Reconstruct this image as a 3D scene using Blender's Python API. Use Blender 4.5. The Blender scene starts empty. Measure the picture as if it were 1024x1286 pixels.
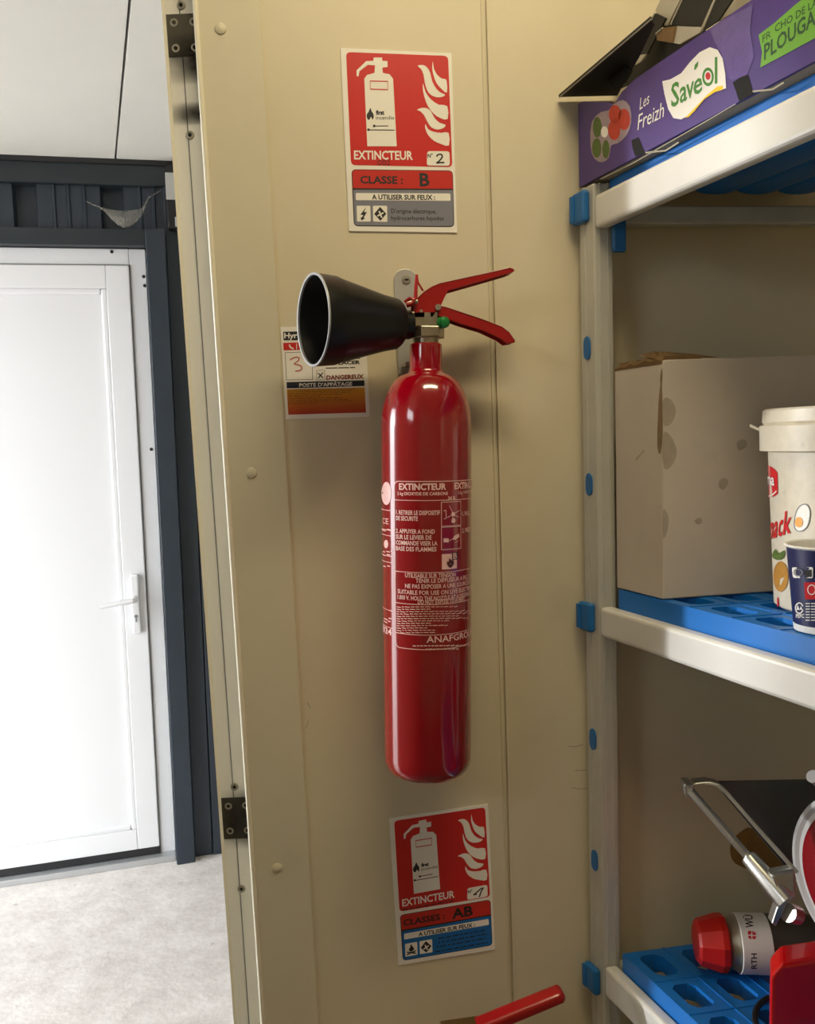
import bpy, bmesh, math, random
import numpy as np
from mathutils import Matrix, Vector
random.seed(7)
SC = bpy.context.scene
COL = SC.collection

# ------------------------------------------------------------------ camera
FOC, PX, PY = 1059.5, 512.0, 682.0           # focal length and principal point for a 1024 x 1286 frame
CAMLOC = np.array([0.0, -1.05, 1.475])
def _rot(p, r, y):
    cy, sy = math.cos(y), math.sin(y)
    fw = np.array([sy*math.cos(p), cy*math.cos(p), -math.sin(p)]); rt = np.array([cy, -sy, 0.0]); dn = np.cross(fw, rt)
    c, s = math.cos(r), math.sin(r)
    return np.array([c*rt + s*dn, -s*rt + c*dn, fw])
CR = _rot(math.radians(6.943), math.radians(2.347), math.radians(8.41))
cd = bpy.data.cameras.new('camera'); cam = bpy.data.objects.new('camera', cd); COL.objects.link(cam)
cd.sensor_fit = 'HORIZONTAL'; cd.sensor_width = 36.0; cd.lens = FOC/1024*36.0
cd.shift_y = (PY - 643.0)/1024.0; cd.clip_start = 0.02; cd.clip_end = 200
M3 = np.array([CR[0], -CR[1], -CR[2]]).T
cam.matrix_world = Matrix.Translation(Vector(CAMLOC)) @ Matrix(M3.tolist()).to_4x4()
SC.camera = cam

# ------------------------------------------------------------------ sky, exposure
SC.view_settings.view_transform = 'Standard'; SC.view_settings.look = 'None'
SC.view_settings.gamma = 1.0; SC.view_settings.use_curve_mapping = False
SC.view_settings.exposure = 0.0
wd = bpy.data.worlds.new('overcast_sky'); SC.world = wd; wd.use_nodes = True
bg = wd.node_tree.nodes['Background']; bg.inputs[0].default_value = (0.93, 0.97, 1.0, 1); bg.inputs[1].default_value = 7.2
LAMP_W = 9.0                                    # warm ceiling lamp of the storeroom, watts

sd_ = bpy.data.lights.new('hazy_sun', 'SUN'); sd_.energy = 2.1; sd_.angle = math.radians(2.5); sd_.color = (0.97, 0.98, 1.0)
sun = bpy.data.objects.new('hazy_sun', sd_); COL.objects.link(sun); sun.location = (-8, 2, 4)
sun.rotation_euler = Vector((1.0, -0.223, -0.16)).to_track_quat('-Z', 'Y').to_euler()

# ------------------------------------------------------------------ measuring helpers (pixel of the photograph -> point on a plane of the place)
def ray(px, py): return CR.T @ np.array([(px-PX)/FOC, (py-PY)/FOC, 1.0])
def on_plane(px, py, p0, n):
    d = ray(px, py); n = np.array(n, float); return CAMLOC + d*(((np.array(p0)-CAMLOC) @ n)/(d @ n))
def on_wall(px, py, Y=0.0): return on_plane(px, py, (0, Y, 0), (0, 1, 0))
def on_level(px, py, Z): return on_plane(px, py, (0, 0, Z), (0, 0, 1))

# ------------------------------------------------------------------ materials
MATS = {}
def mat(name, col, rough=0.5, metal=0.0, noise=0.0, nscale=20.0, bump=0.0, bscale=60.0, dark=None, spots=0.0, coat=0.0, emit=None, spec=0.5, stretch=None):
    if name in MATS: return MATS[name]
    m = bpy.data.materials.new(name); m.use_nodes = True; nt = m.node_tree; b = nt.nodes['Principled BSDF']
    b.inputs['Roughness'].default_value = rough; b.inputs['Metallic'].default_value = metal
    b.inputs['Specular IOR Level'].default_value = spec
    b.inputs['Coat Weight'].default_value = coat; b.inputs['Coat Roughness'].default_value = 0.08
    c = (*col, 1.0); b.inputs['Base Color'].default_value = c
    tc = nt.nodes.new('ShaderNodeTexCoord'); src = tc.outputs['Object']
    if stretch:
        mp = nt.nodes.new('ShaderNodeMapping'); mp.inputs['Scale'].default_value = stretch; nt.links.new(src, mp.inputs[0]); src = mp.outputs[0]
    out = None
    if noise > 0:
        n = nt.nodes.new('ShaderNodeTexNoise'); n.inputs['Scale'].default_value = nscale; n.inputs['Detail'].default_value = 6; n.inputs['Roughness'].default_value = 0.65
        nt.links.new(src, n.inputs['Vector'])
        r = nt.nodes.new('ShaderNodeValToRGB'); r.color_ramp.elements[0].position = 0.3; r.color_ramp.elements[1].position = 0.7
        d = dark or tuple(v*(1-noise) for v in col)
        r.color_ramp.elements[0].color = (*d, 1); r.color_ramp.elements[1].color = c
        nt.links.new(n.outputs['Fac'], r.inputs[0]); out = r.outputs[0]
    if spots > 0:
        n2 = nt.nodes.new('ShaderNodeTexNoise'); n2.inputs['Scale'].default_value = nscale*2.3; n2.inputs['Detail'].default_value = 3
        nt.links.new(src, n2.inputs['Vector'])
        r2 = nt.nodes.new('ShaderNodeValToRGB'); r2.color_ramp.elements[0].position = 0.66; r2.color_ramp.elements[1].position = 0.76
        r2.color_ramp.elements[0].color = (0, 0, 0, 1); r2.color_ramp.elements[1].color = (spots, spots, spots, 1)
        nt.links.new(n2.outputs['Fac'], r2.inputs[0])
        mx = nt.nodes.new('ShaderNodeMix'); mx.data_type = 'RGBA'; nt.links.new(r2.outputs[0], mx.inputs['Factor'])
        if out: nt.links.new(out, mx.inputs['A'])
        else: mx.inputs['A'].default_value = c
        mx.inputs['B'].default_value = tuple(v*0.4 for v in col) + (1,); out = mx.outputs['Result']
    if out: nt.links.new(out, b.inputs['Base Color'])
    if bump > 0:
        n3 = nt.nodes.new('ShaderNodeTexNoise'); n3.inputs['Scale'].default_value = bscale; n3.inputs['Detail'].default_value = 4
        nt.links.new(src, n3.inputs['Vector'])
        bn = nt.nodes.new('ShaderNodeBump'); bn.inputs['Strength'].default_value = bump; bn.inputs['Distance'].default_value = 0.004
        nt.links.new(n3.outputs['Fac'], bn.inputs['Height']); nt.links.new(bn.outputs[0], b.inputs['Normal'])
    if emit:
        b.inputs['Emission Color'].default_value = (*emit[0], 1); b.inputs['Emission Strength'].default_value = emit[1]
    MATS[name] = m; return m
def srgb(r, g, b):
    f = lambda v: (v/255/12.92) if v/255 <= 0.04045 else ((v/255+0.055)/1.055)**2.4
    return (f(r), f(g), f(b))
CREAM = mat('cream_panel', srgb(216, 205, 176), 0.45, noise=0.10, nscale=3.0, spots=0.12, bump=0.05, bscale=9)
TRIM = mat('cream_frame', srgb(214, 206, 180), 0.42, noise=0.08, nscale=4.0, spots=0.10)
TRIMW = mat('white_bead', srgb(232, 226, 205), 0.35)
JAMB = mat('jamb_aluminium', srgb(232, 229, 218), 0.42, noise=0.07, nscale=7.0, spots=0.08, stretch=(3, 3, 0.35))
SOOT = mat('dark_grime', srgb(38, 34, 28), 0.8)
HINGE = mat('hinge_plate_steel', srgb(98, 92, 80), 0.45, 0.4, noise=0.4, nscale=18)
SCREW = mat('screw_steel', srgb(175, 170, 155), 0.35, 0.6, noise=0.2)
BLACK = mat('black_print', (0.012, 0.012, 0.014), 0.5)
HOLE = mat('dark_recess', (0.01, 0.01, 0.01), 0.9)
OUTW = mat('outer_white_panel', srgb(238, 236, 228), 0.55, noise=0.05, nscale=2.5)
ANTH = mat('anthracite_steel', srgb(40, 50, 61), 0.45, noise=0.18, nscale=9, spots=0.0, bump=0.03)
ANTHD = mat('anthracite_flashing', srgb(36, 44, 50), 0.4, noise=0.15, nscale=7)
PVC = mat('white_pvc', srgb(226, 227, 230), 0.3)
PVCG = mat('grey_gasket', srgb(120, 122, 122), 0.6)
ALU = mat('aluminium_sill', srgb(190, 192, 194), 0.35, 0.6)
CONC = mat('concrete', srgb(232, 227, 223), 0.9, noise=0.3, nscale=8, spots=0.7, bump=0.4, bscale=60, dark=srgb(184, 175, 170))
for n_ in CONC.node_tree.nodes:
    if n_.type == 'TEX_NOISE' and n_.inputs['Detail'].default_value > 5: n_.inputs['Detail'].default_value = 14; n_.inputs['Roughness'].default_value = 0.82
    elif n_.type == 'TEX_NOISE' and n_.inputs['Detail'].default_value == 3: n_.inputs['Scale'].default_value = 30; n_.inputs['Detail'].default_value = 8
RED = mat('extinguisher_red', srgb(140, 2, 20), 0.16, coat=1.0, noise=0.06, nscale=6)
REDL = mat('lever_red', srgb(158, 12, 14), 0.35, coat=0.2, noise=0.08, nscale=20)
PLASTB = mat('black_horn_plastic', srgb(12, 12, 12), 0.34, spec=0.35, bump=0.05, bscale=90)
PLASTBI = mat('black_horn_inside', srgb(14, 15, 18), 0.55)
RIMW = mat('horn_rim_lit', srgb(165, 167, 170), 0.35)  # pale grey paints the sunlit edge onto the black horn's mouth
NICK = mat('nickel_valve', srgb(190, 180, 160), 0.3, 0.9, noise=0.25, nscale=60, bump=0.2, bscale=220)
BRASS = mat('brass_valve', srgb(170, 140, 80), 0.35, 0.9, noise=0.25, nscale=60)
GREENC = mat('green_cap', srgb(14, 120, 50), 0.35)
PLATEG = mat('bracket_grey', srgb(188, 188, 184), 0.4, 0.3, noise=0.08)
WHITEP = mat('sign_white', srgb(238, 234, 224), 0.35)
SIGNR = mat('sign_red', srgb(204, 40, 38), 0.35, noise=0.05, nscale=15)
SIGNR2 = mat('sign_class_red', srgb(196, 46, 38), 0.35)
SIGNG = mat('sign_grey', srgb(128, 128, 140), 0.35)
SIGNB = mat('sign_blue', srgb(18, 104, 176), 0.35)
DKRED = mat('dark_red_print', srgb(70, 14, 12), 0.4)
MARKER = mat('red_marker', srgb(190, 70, 60), 0.5)
NAVY = mat('navy_print', srgb(26, 30, 48), 0.45)
LTPRINT = mat('label_print', srgb(236, 190, 184), 0.35)
BLUE = mat('blue_plastic', srgb(14, 114, 200), 0.38, noise=0.12, nscale=14, bump=0.04, spots=0.1)
BLUEC = mat('blue_clip_plastic', srgb(22, 106, 172), 0.42, noise=0.1)
SHELFM = mat('shelf_aluminium', srgb(205, 203, 192), 0.38, 0.25, noise=0.12, nscale=10, spots=0.12, stretch=(1, 1, 1))
BEAMM = mat('beam_painted', srgb(226, 224, 216), 0.32, 0.1, noise=0.07, nscale=12, spots=0.08)
PURP = mat('purple_card', srgb(78, 54, 128), 0.4, noise=0.2, nscale=16, spots=0.1, bump=0.1, bscale=30)
PURPL = mat('purple_taped_card', srgb(104, 86, 158), 0.14, noise=0.25, nscale=40, bump=0.5, bscale=55, coat=0.8)
BLKCARD = mat('black_card', srgb(19, 18, 17), 0.6, noise=0.2, nscale=20)
CARDE = mat('grey_card_back', srgb(176, 168, 150), 0.8, noise=0.15, nscale=25)
LABELG = mat('green_label', srgb(112, 172, 52), 0.4, noise=0.08)
TXTG = mat('dark_green_print', srgb(40, 78, 36), 0.5)
LOGOG = mat('logo_green', srgb(62, 130, 40), 0.45)
YELLOW = mat('logo_yellow', srgb(238, 196, 20), 0.45)
BERRY = mat('berry_red', srgb(206, 58, 34), 0.45, noise=0.3, nscale=90)
LEAF = mat('leaf_green_print', srgb(86, 110, 44), 0.5, noise=0.3, nscale=60)
GLOW = mat('pale_halo_print', srgb(170, 150, 160), 0.5, noise=0.25, nscale=60)
CARTON = mat('white_carton', srgb(206, 194, 176), 0.75, noise=0.10, nscale=7, spots=0.16)
CARTONB = mat('brown_card_inner', srgb(120, 92, 56), 0.85, noise=0.3, nscale=30)
STAIN = mat('grease_stain', srgb(178, 165, 144), 0.6, noise=0.2, nscale=40)
BUCKET = mat('bucket_plastic', srgb(218, 208, 186), 0.42, noise=0.22, nscale=26, spots=0.3)
CUPN = mat('cup_navy', srgb(26, 34, 84), 0.4)
CUPW = mat('cup_white', srgb(236, 234, 228), 0.5)
LOGOR = mat('logo_red', srgb(200, 24, 34), 0.4)
TAN = mat('biscuit_print', srgb(186, 132, 52), 0.5, noise=0.25, nscale=70)
CANM = mat('can_steel', srgb(170, 165, 150), 0.3, 0.8)
CAND = mat('can_dark_grey', srgb(66, 60, 52), 0.4)
CANR = mat('can_red', srgb(196, 12, 20), 0.35)
CAPR = mat('cap_red', srgb(198, 26, 20), 0.42)
STEEL = mat('stainless', srgb(200, 200, 196), 0.34, 1.0, noise=0.1, nscale=30)
STEELD = mat('dark_tray_steel', srgb(92, 96, 94), 0.5, 0.5, noise=0.15, nscale=8)
SLRED = mat('slicer_red', srgb(188, 6, 14), 0.25, coat=0.5)
RINGW = mat('slicer_ring', srgb(200, 200, 198), 0.35, 0.3)
RUBBER = mat('black_rubber', srgb(20, 20, 20), 0.5)
RUST = mat('amber_stain', srgb(146, 112, 60), 0.5, noise=0.3, nscale=40)
ROOMW = mat('storeroom_wall', srgb(212, 198, 166), 0.6, noise=0.06, nscale=3)
FLOORI = mat('storeroom_floor', srgb(120, 112, 104), 0.8, noise=0.2, nscale=12)
LAMPM = mat('lamp_diffuser', (1, 0.8, 0.5), 0.5, emit=((1.0, 0.80, 0.5), 6.0))
WHITEM = mat('lamp_housing_white', srgb(230, 228, 220), 0.5)
def grad_mat(name, c0, c1, z0, z1):     # printed colour blend on a label
    m = bpy.data.materials.new(name); m.use_nodes = True; nt = m.node_tree; b = nt.nodes['Principled BSDF']
    tc = nt.nodes.new('ShaderNodeTexCoord'); sp = nt.nodes.new('ShaderNodeSeparateXYZ'); nt.links.new(tc.outputs['Generated'], sp.inputs[0])
    r = nt.nodes.new('ShaderNodeValToRGB'); r.color_ramp.elements[0].color = (*c0, 1); r.color_ramp.elements[1].color = (*c1, 1)
    nt.links.new(sp.outputs['Z'], r.inputs[0]); nt.links.new(r.outputs[0], b.inputs['Base Color']); b.inputs['Roughness'].default_value = 0.4
    return m
BAITG = grad_mat('orange_to_red_print', srgb(176, 34, 26), srgb(212, 148, 30), 0, 1)

# ------------------------------------------------------------------ object helpers
ORG = {}
def tag(o, label=None, cat=None, group=None, kind=None):
    if label: o['label'] = label
    if cat: o['category'] = cat
    if group: o['group'] = group
    if kind: o['kind'] = kind
    return o
def root(name, loc, label=None, cat=None, group=None, kind=None):
    o = bpy.data.objects.new(name, None); o.empty_display_size = 0.05; o.location = Vector(tuple(float(v) for v in loc)); COL.objects.link(o)
    ORG[o.name] = np.array([float(v) for v in loc]); return tag(o, label, cat, group, kind)
class MB:
    def __init__(s): s.v = []; s.f = []
    def add(s, vs, fs):
        n = len(s.v); s.v += [tuple(float(c) for c in p) for p in vs]; s.f += [tuple(i+n for i in f) for f in fs]; return s
    def hexa(s, b):      # 8 corners: bottom 4 (ccw) then top 4
        return s.add(b, [(3,2,1,0),(4,5,6,7),(0,1,5,4),(1,2,6,5),(2,3,7,6),(3,0,4,7)])
    def box(s, lo, hi):
        (x0,y0,z0),(x1,y1,z1) = lo, hi
        return s.hexa([(x0,y0,z0),(x1,y0,z0),(x1,y1,z0),(x0,y1,z0),(x0,y0,z1),(x1,y0,z1),(x1,y1,z1),(x0,y1,z1)])
    def obox(s, o, ex, ey, ez):   # origin + three edge vectors
        o, ex, ey, ez = (np.array(q, float) for q in (o, ex, ey, ez))
        return s.hexa([o, o+ex, o+ex+ey, o+ey, o+ez, o+ex+ez, o+ex+ey+ez, o+ey+ez])
    def prism(s, pts, ext):       # closed outline of 3D points extruded along ext
        pts = [np.array(p, float) for p in pts]; e = np.array(ext, float); n = len(pts)
        return s.add(pts + [p+e for p in pts], [tuple(range(n-1,-1,-1)), tuple(range(n,2*n))] + [(i,(i+1)%n,n+(i+1)%n,n+i) for i in range(n)])
    def lathe(s, c, axis, prof, seg=32, cap=True, ref=None):   # prof: (distance along the axis, radius)
        c = np.array(c, float); a = np.array(axis, float); a /= np.linalg.norm(a)
        r0 = np.array(ref if ref is not None else ((0,0,1) if abs(a[2]) < 0.9 else (1,0,0)), float); x = r0 - a*(r0@a); x /= np.linalg.norm(x); y = np.cross(a, x)
        vs = []; fs = []
        for h, r in prof:
            for k in range(seg):
                t = 2*math.pi*k/seg; vs.append(c + a*h + (x*math.cos(t)+y*math.sin(t))*r)
        for j in range(len(prof)-1):
            for k in range(seg):
                k2 = (k+1)%seg; fs.append((j*seg+k, j*seg+k2, (j+1)*seg+k2, (j+1)*seg+k))
        if cap:
            if prof[0][1] > 1e-6: fs.append(tuple(range(seg-1,-1,-1)))
            if prof[-1][1] > 1e-6: fs.append(tuple((len(prof)-1)*seg+k for k in range(seg)))
        return s.add(vs, fs)
    def tube(s, pts, r, seg=10):
        pts = [np.array(p, float) for p in pts]; n = len(pts); vs = []; fs = []; up = None
        rr = r if hasattr(r, '__len__') else [r]*n
        for i in range(n):
            t = pts[min(i+1,n-1)] - pts[max(i-1,0)]; t /= np.linalg.norm(t)
            if up is None: up = np.array([0,0,1.0]) if abs(t[2]) < 0.9 else np.array([1.0,0,0])
            x = up - t*(up@t); x /= np.linalg.norm(x); up = x; y = np.cross(t, x)
            for k in range(seg):
                a = 2*math.pi*k/seg; vs.append(pts[i] + (x*math.cos(a)+y*math.sin(a))*rr[i])
        for i in range(n-1):
            for k in range(seg): k2 = (k+1)%seg; fs.append((i*seg+k, i*seg+k2, (i+1)*seg+k2, (i+1)*seg+k))
        fs += [tuple(range(seg-1,-1,-1)), tuple((n-1)*seg+k for k in range(seg))]
        return s.add(vs, fs)
    def build(s, name, m, parent=None, smooth=False, bevel=0.0, bseg=2, fix=True):
        off = ORG[parent.name] if parent is not None and parent.name in ORG else np.zeros(3)
        if parent is None and s.v: off = np.zeros(3)
        me = bpy.data.meshes.new(name); me.from_pydata([tuple(np.array(p)-off) for p in s.v], [], s.f)
        if fix:
            bm = bmesh.new(); bm.from_mesh(me); bmesh.ops.recalc_face_normals(bm, faces=bm.faces); bm.to_mesh(me); bm.free()
        me.materials.append(m); o = bpy.data.objects.new(name, me); COL.objects.link(o)
        if parent is not None: o.parent = parent; ORG[o.name] = off
        if smooth:
            for p in me.polygons: p.use_smooth = True
            try: me.set_sharp_from_angle(angle=math.radians(35))
            except Exception: pass
        if bevel > 0:
            b = o.modifiers.new('bevel', 'BEVEL'); b.width = bevel; b.segments = bseg; b.limit_method = 'ANGLE'; b.angle_limit = math.radians(40); b.harden_normals = False
        return o

# ---- print: outlines and lettering laid on a surface by a map from print coordinates to the place
def rounded(q, r=0.0, n=4):      # q: TL, TR, BR, BL in print coordinates, r: corner radius in the same units
    q = [np.array(p, float) for p in q]
    if r <= 0: return q
    out = []
    for i in range(4):
        p, a, b = q[i], q[i-1], q[(i+1)%4]
        da = (a-p)/np.linalg.norm(a-p)*r; db = (b-p)/np.linalg.norm(b-p)*r
        for k in range(n+1):
            t = k/n; out.append((p+da)*(1-t)**2 + p*2*t*(1-t) + (p+db)*t*t)
    return out
def smooth_poly(pts, n=3):       # closed Catmull-Rom
    pts = [np.array(p, float) for p in pts]; m = len(pts); out = []
    for i in range(m):
        p0, p1, p2, p3 = pts[i-1], pts[i], pts[(i+1)%m], pts[(i+2)%m]
        for k in range(n):
            t = k/n; out.append(0.5*((2*p1)+(-p0+p2)*t+(2*p0-5*p1+4*p2-p3)*t*t+(-p0+3*p1-3*p2+p3)*t**3))
    return out
def fill(mb, pts, mp):           # a flat patch
    mb.add([mp(p[0], p[1]) for p in pts], [tuple(range(len(pts)))])
def stroke(mb, pts, w, mp, sub=1, closed=False):
    pts = [np.array(p, float) for p in pts]
    if closed: pts = pts + [pts[0]]
    if sub > 1:
        q = []
        for i in range(len(pts)-1): q += [pts[i]+(pts[i+1]-pts[i])*k/sub for k in range(sub)]
        pts = q + [pts[-1]]
    vs = []
    for i, p in enumerate(pts):
        t = pts[min(i+1,len(pts)-1)] - pts[max(i-1,0)]
        if closed and i in (0, len(pts)-1): t = pts[1]-pts[-2]
        t = t/np.linalg.norm(t); nrm = np.array([-t[1], t[0]])*w/2
        vs += [mp(*(p+nrm)), mp(*(p-nrm))]
    mb.add(vs, [(2*i, 2*i+1, 2*i+3, 2*i+2) for i in range(len(pts)-1)])
_tc = {}
def glyphs(s, bold):
    if (s, bold) in _tc: return _tc[(s, bold)]
    cu = bpy.data.curves.new('t', 'FONT'); cu.body = s; cu.resolution_u = 2; cu.offset = bold; cu.fill_mode = 'FRONT'
    ob = bpy.data.objects.new('t', cu); COL.objects.link(ob); bpy.context.view_layer.update()
    dg = bpy.context.evaluated_depsgraph_get(); me = bpy.data.meshes.new_from_object(ob.evaluated_get(dg))
    v = np.array([tuple(p.co)[:2] for p in me.vertices]) if len(me.vertices) else np.zeros((0, 2)); f = [tuple(p.vertices) for p in me.polygons]
    bpy.data.objects.remove(ob); bpy.data.curves.remove(cu); bpy.data.meshes.remove(me)
    _tc[(s, bold)] = (v, f); return v, f
CAPH = None
def text(mb, s, a, b, h, mp, bold=0.02, up=(0, -1), italic=0.0):   # baseline from a to b, capital height h, all in print coordinates
    global CAPH
    if CAPH is None: CAPH = glyphs('H', 0.0)[0][:, 1].max()
    v, f = glyphs(s, bold)
    if not len(v): return
    x0, x1 = v[:, 0].min(), v[:, 0].max(); a = np.array(a, float); b = np.array(b, float); up = np.array(up, float)
    pts = []
    for x, y in v:
        t = (x-x0)/(x1-x0); hh = y/CAPH
        p = a + (b-a)*t + up*hh*h; p = p + (b-a)/np.linalg.norm(b-a)*italic*hh*h
        pts.append(mp(*p))
    mb.add(pts, f)
def decal(name, m, parent, fn):
    mb = MB(); fn(mb); return mb.build(name, m, parent, fix=False)

# ================================================================== THE SETTING: storeroom shell
WT = 0.10
wb = root('wall_back', (0.3, 0, 0), kind='structure')
MB().box((-0.0, 0.0022, 0.0), (1.4, WT, 2.6)).build('core', CREAM, wb)
MB().box((0.0, 0.0, 0.0), (0.2728, 0.0022, 2.6)).build('panel', CREAM, wb, bevel=0.0008)
MB().box((0.2768, 0.0, 0.0), (1.4, 0.0022, 2.6)).build('panel', CREAM, wb, bevel=0.0008)
MB().box((0.270, -0.0012, 0.0), (0.2728, 0.002, 2.6)).build('joint_bead', CREAM, wb, bevel=0.0006)
MB().box((0.2768, -0.0012, 0.0), (0.2796, 0.002, 2.6)).build('joint_bead', CREAM, wb, bevel=0.0006)
wl = root('wall_opening_side', (-1.55, 0, 0), kind='structure')
MB().box((-1.6, 0.0, 0.0), (-1.5, WT, 2.6)).build('panel', CREAM, wl)
MB().box((-1.5, 0.0, 2.12), (-0.0, WT, 2.6)).build('lintel_panel', CREAM, wl)
wr = MB().box((1.4, -2.8, 0), (1.5, 0.0, 2.6)).build('wall_right', ROOMW); tag(wr, kind='structure')
w2 = MB().box((-1.6, -2.9, 0), (1.5, -2.8, 2.6)).build('wall_front', ROOMW); tag(w2, kind='structure')
w3 = root('wall_left', (-1.65, -1.4, 0), kind='structure')
WY0, WY1, WZ0, WZ1 = -2.05, -1.15, 1.92, 2.45
MB().box((-1.7, -2.9, 0), (-1.6, WY0, 2.6)).build('pier', ROOMW, w3); MB().box((-1.7, WY1, 0), (-1.6, WT, 2.6)).build('pier', ROOMW, w3)
MB().box((-1.7, WY0, 0), (-1.6, WY1, WZ0)).build('apron', ROOMW, w3); MB().box((-1.7, WY0, WZ1), (-1.6, WY1, 2.6)).build('lintel', ROOMW, w3)
wn = root('fill_window_1', (-1.65, -1.55, WZ0), kind='structure')  # unseen high opening added for neutral daylight fill from the left
for lo, hi in (((-1.67, WY0, WZ0), (-1.63, WY0+0.04, WZ1)), ((-1.67, WY1-0.04, WZ0), (-1.63, WY1, WZ1)), ((-1.67, WY0+0.04, WZ0), (-1.63, WY1-0.04, WZ0+0.04)), ((-1.67, WY0+0.04, WZ1-0.04), (-1.63, WY1-0.04, WZ1))):
    MB().box(lo, hi).build('frame_bar', TRIMW, wn)
fi = MB().box((-1.6, -2.8, -0.05), (1.4, 0.0, 0.0)).build('floor', FLOORI); tag(fi, kind='structure')
ci = MB().box((-1.7, -2.9, 2.6), (1.5, WT, 2.7)).build('ceiling', ROOMW); tag(ci, kind='structure')

# door frame trim round the opening: flat face board, bright edge bead, splayed jamb with old hinge plates
tr = root('trim_1', (-0.06, 0, 0), kind='structure')
XE, XP = -0.0625, 0.0095
MB().box((XE, -0.004, 0.0), (XP, 0.012, 2.12)).build('face_board', TRIM, tr, bevel=0.0015)
MB().box((XE-0.0040, -0.0065, 0.0), (XE+0.0025, 0.010, 2.12)).build('edge_bead', TRIMW, tr, bevel=0.0030, bseg=4)
JA = np.array([XE-0.001, 0.026, 0.0]); JB = np.array([-0.1028, 0.032, 0.0])
jd = (JB-JA)/np.linalg.norm(JB-JA); jn = np.array([-jd[1], jd[0], 0.0]); jn = jn if jn[1] < 0 else -jn
MB().prism([JA, JB, (JB[0], WT, 0), (0.0, WT, 0), (0.0, 0.026, 0)], (0, 0, 2.12)).build('jamb', JAMB, tr); MB().box((XE-0.0005, 0.010, 0.0), (0.0, 0.026, 2.12)).build('rebate', TRIM, tr)
MB().obox(JB-jd*0.003+jn*0.0005, jd*0.004, jn*0.0016, (0, 0, 2.12)).build('jamb_lit_edge', TRIMW, tr)  # thin white strip paints in the sunlit edge of the jamb
JL = np.linalg.norm(JB-JA)
def jamb_pt(s, z, d=0.0): return JA + jd*JL*s + jn*d + np.array([0, 0, z])
def jz(px, py): # height on the jamb at a pixel
    return on_plane(px, py, JA, jn)[2]
MB().obox(jamb_pt(0.5, 0.0, 0.0), jd*0.0012, jn*0.0006, (0, 0, 2.1)).build('seam', PVCG, tr)
sc_mesh = None
def jamb_screw(s, z):
    mb = MB().lathe(jamb_pt(s, z, 0.0002), jn, [(0, 0.0052), (0.0016, 0.0046), (0.0018, 0.0026), (0.0008, 0.0022)], 16)
    o = mb.build('screw', SCREW, tr, smooth=True); m = MB().lathe(jamb_pt(s, z, 0.0009), jn, [(0, 0.0021), (0.0004, 0.0021)], 10).build('socket', HOLE, o)
for za, zb in ((jz(222, 72), jz(222, 18)), (jz(298, 1053), jz(298, 1001))):
    MB().obox(jamb_pt(0.0, za, 0.0001), jd*JL*0.93, jn*0.0012, (0, 0, zb-za)).build('hinge_plate', HINGE, tr, bevel=0.0008)
    for s in (0.13, 0.70):
        for f in (0.2, 0.8): jamb_screw(s, za+(zb-za)*f)
for px, py in ((225, 7), (237, 170), (296.5, 988), (305, 1116)): jamb_screw(0.46, jz(px, py))
def grime_mat(name, col, amount):
    m = bpy.data.materials.new(name); m.use_nodes = True; nt = m.node_tree; b = nt.nodes['Principled BSDF']; b.inputs['Base Color'].default_value = (*col, 1); b.inputs['Roughness'].default_value = 0.8
    tc = nt.nodes.new('ShaderNodeTexCoord'); sp = nt.nodes.new('ShaderNodeSeparateXYZ'); nt.links.new(tc.outputs['Generated'], sp.inputs[0])
    def mth(op, a, bb):
        n = nt.nodes.new('ShaderNodeMath'); n.operation = op; n.use_clamp = op == 'MULTIPLY'
        for i, v in enumerate((a, bb)):
            if isinstance(v, (int, float)): n.inputs[i].default_value = v
            else: nt.links.new(v, n.inputs[i])
        return n.outputs[0]
    par = mth('MULTIPLY', mth('MULTIPLY', sp.outputs['Z'], mth('SUBTRACT', 1.0, sp.outputs['Z'])), 4.0)
    par = mth('MULTIPLY', par, mth('ADD', mth('MULTIPLY', sp.outputs['X'], 0.8), 0.25))
    no = nt.nodes.new('ShaderNodeTexNoise'); no.inputs['Scale'].default_value = 60; nt.links.new(tc.outputs['Object'], no.inputs['Vector'])
    al = mth('MULTIPLY', mth('MULTIPLY', par, mth('ADD', no.outputs['Fac'], 0.45)), amount); nt.links.new(al, b.inputs['Alpha']); return m
GR = grime_mat('jamb_grime', srgb(30, 26, 20), 1.0)
def smear(z0, z1): decal('grime_mark', GR, tr, lambda mb: mb.add([jamb_pt(0.02, z0, 0.0014), jamb_pt(0.97, z0, 0.0014), jamb_pt(0.97, z1, 0.0014), jamb_pt(0.02, z1, 0.0014)], [(0, 1, 2, 3)]))
smear(jz(228, 108), jz(224, 42)); smear(jz(238, 158), jz(236, 128)); smear(jz(300, 1066), jz(298, 990))
def cap_screw(px, py):
    p = on_wall(px, py, -0.004)
    MB().lathe(p, (0, -1, 0), [(0, 0.0066), (0.0012, 0.0064), (0.0022, 0.0048), (0.0024, 0.0)], 20).build('rivet_cap', TRIM, tr, smooth=True)
for q in ((277, 36), (316, 594), (348.5, 1090)): cap_screw(*q)

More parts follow.
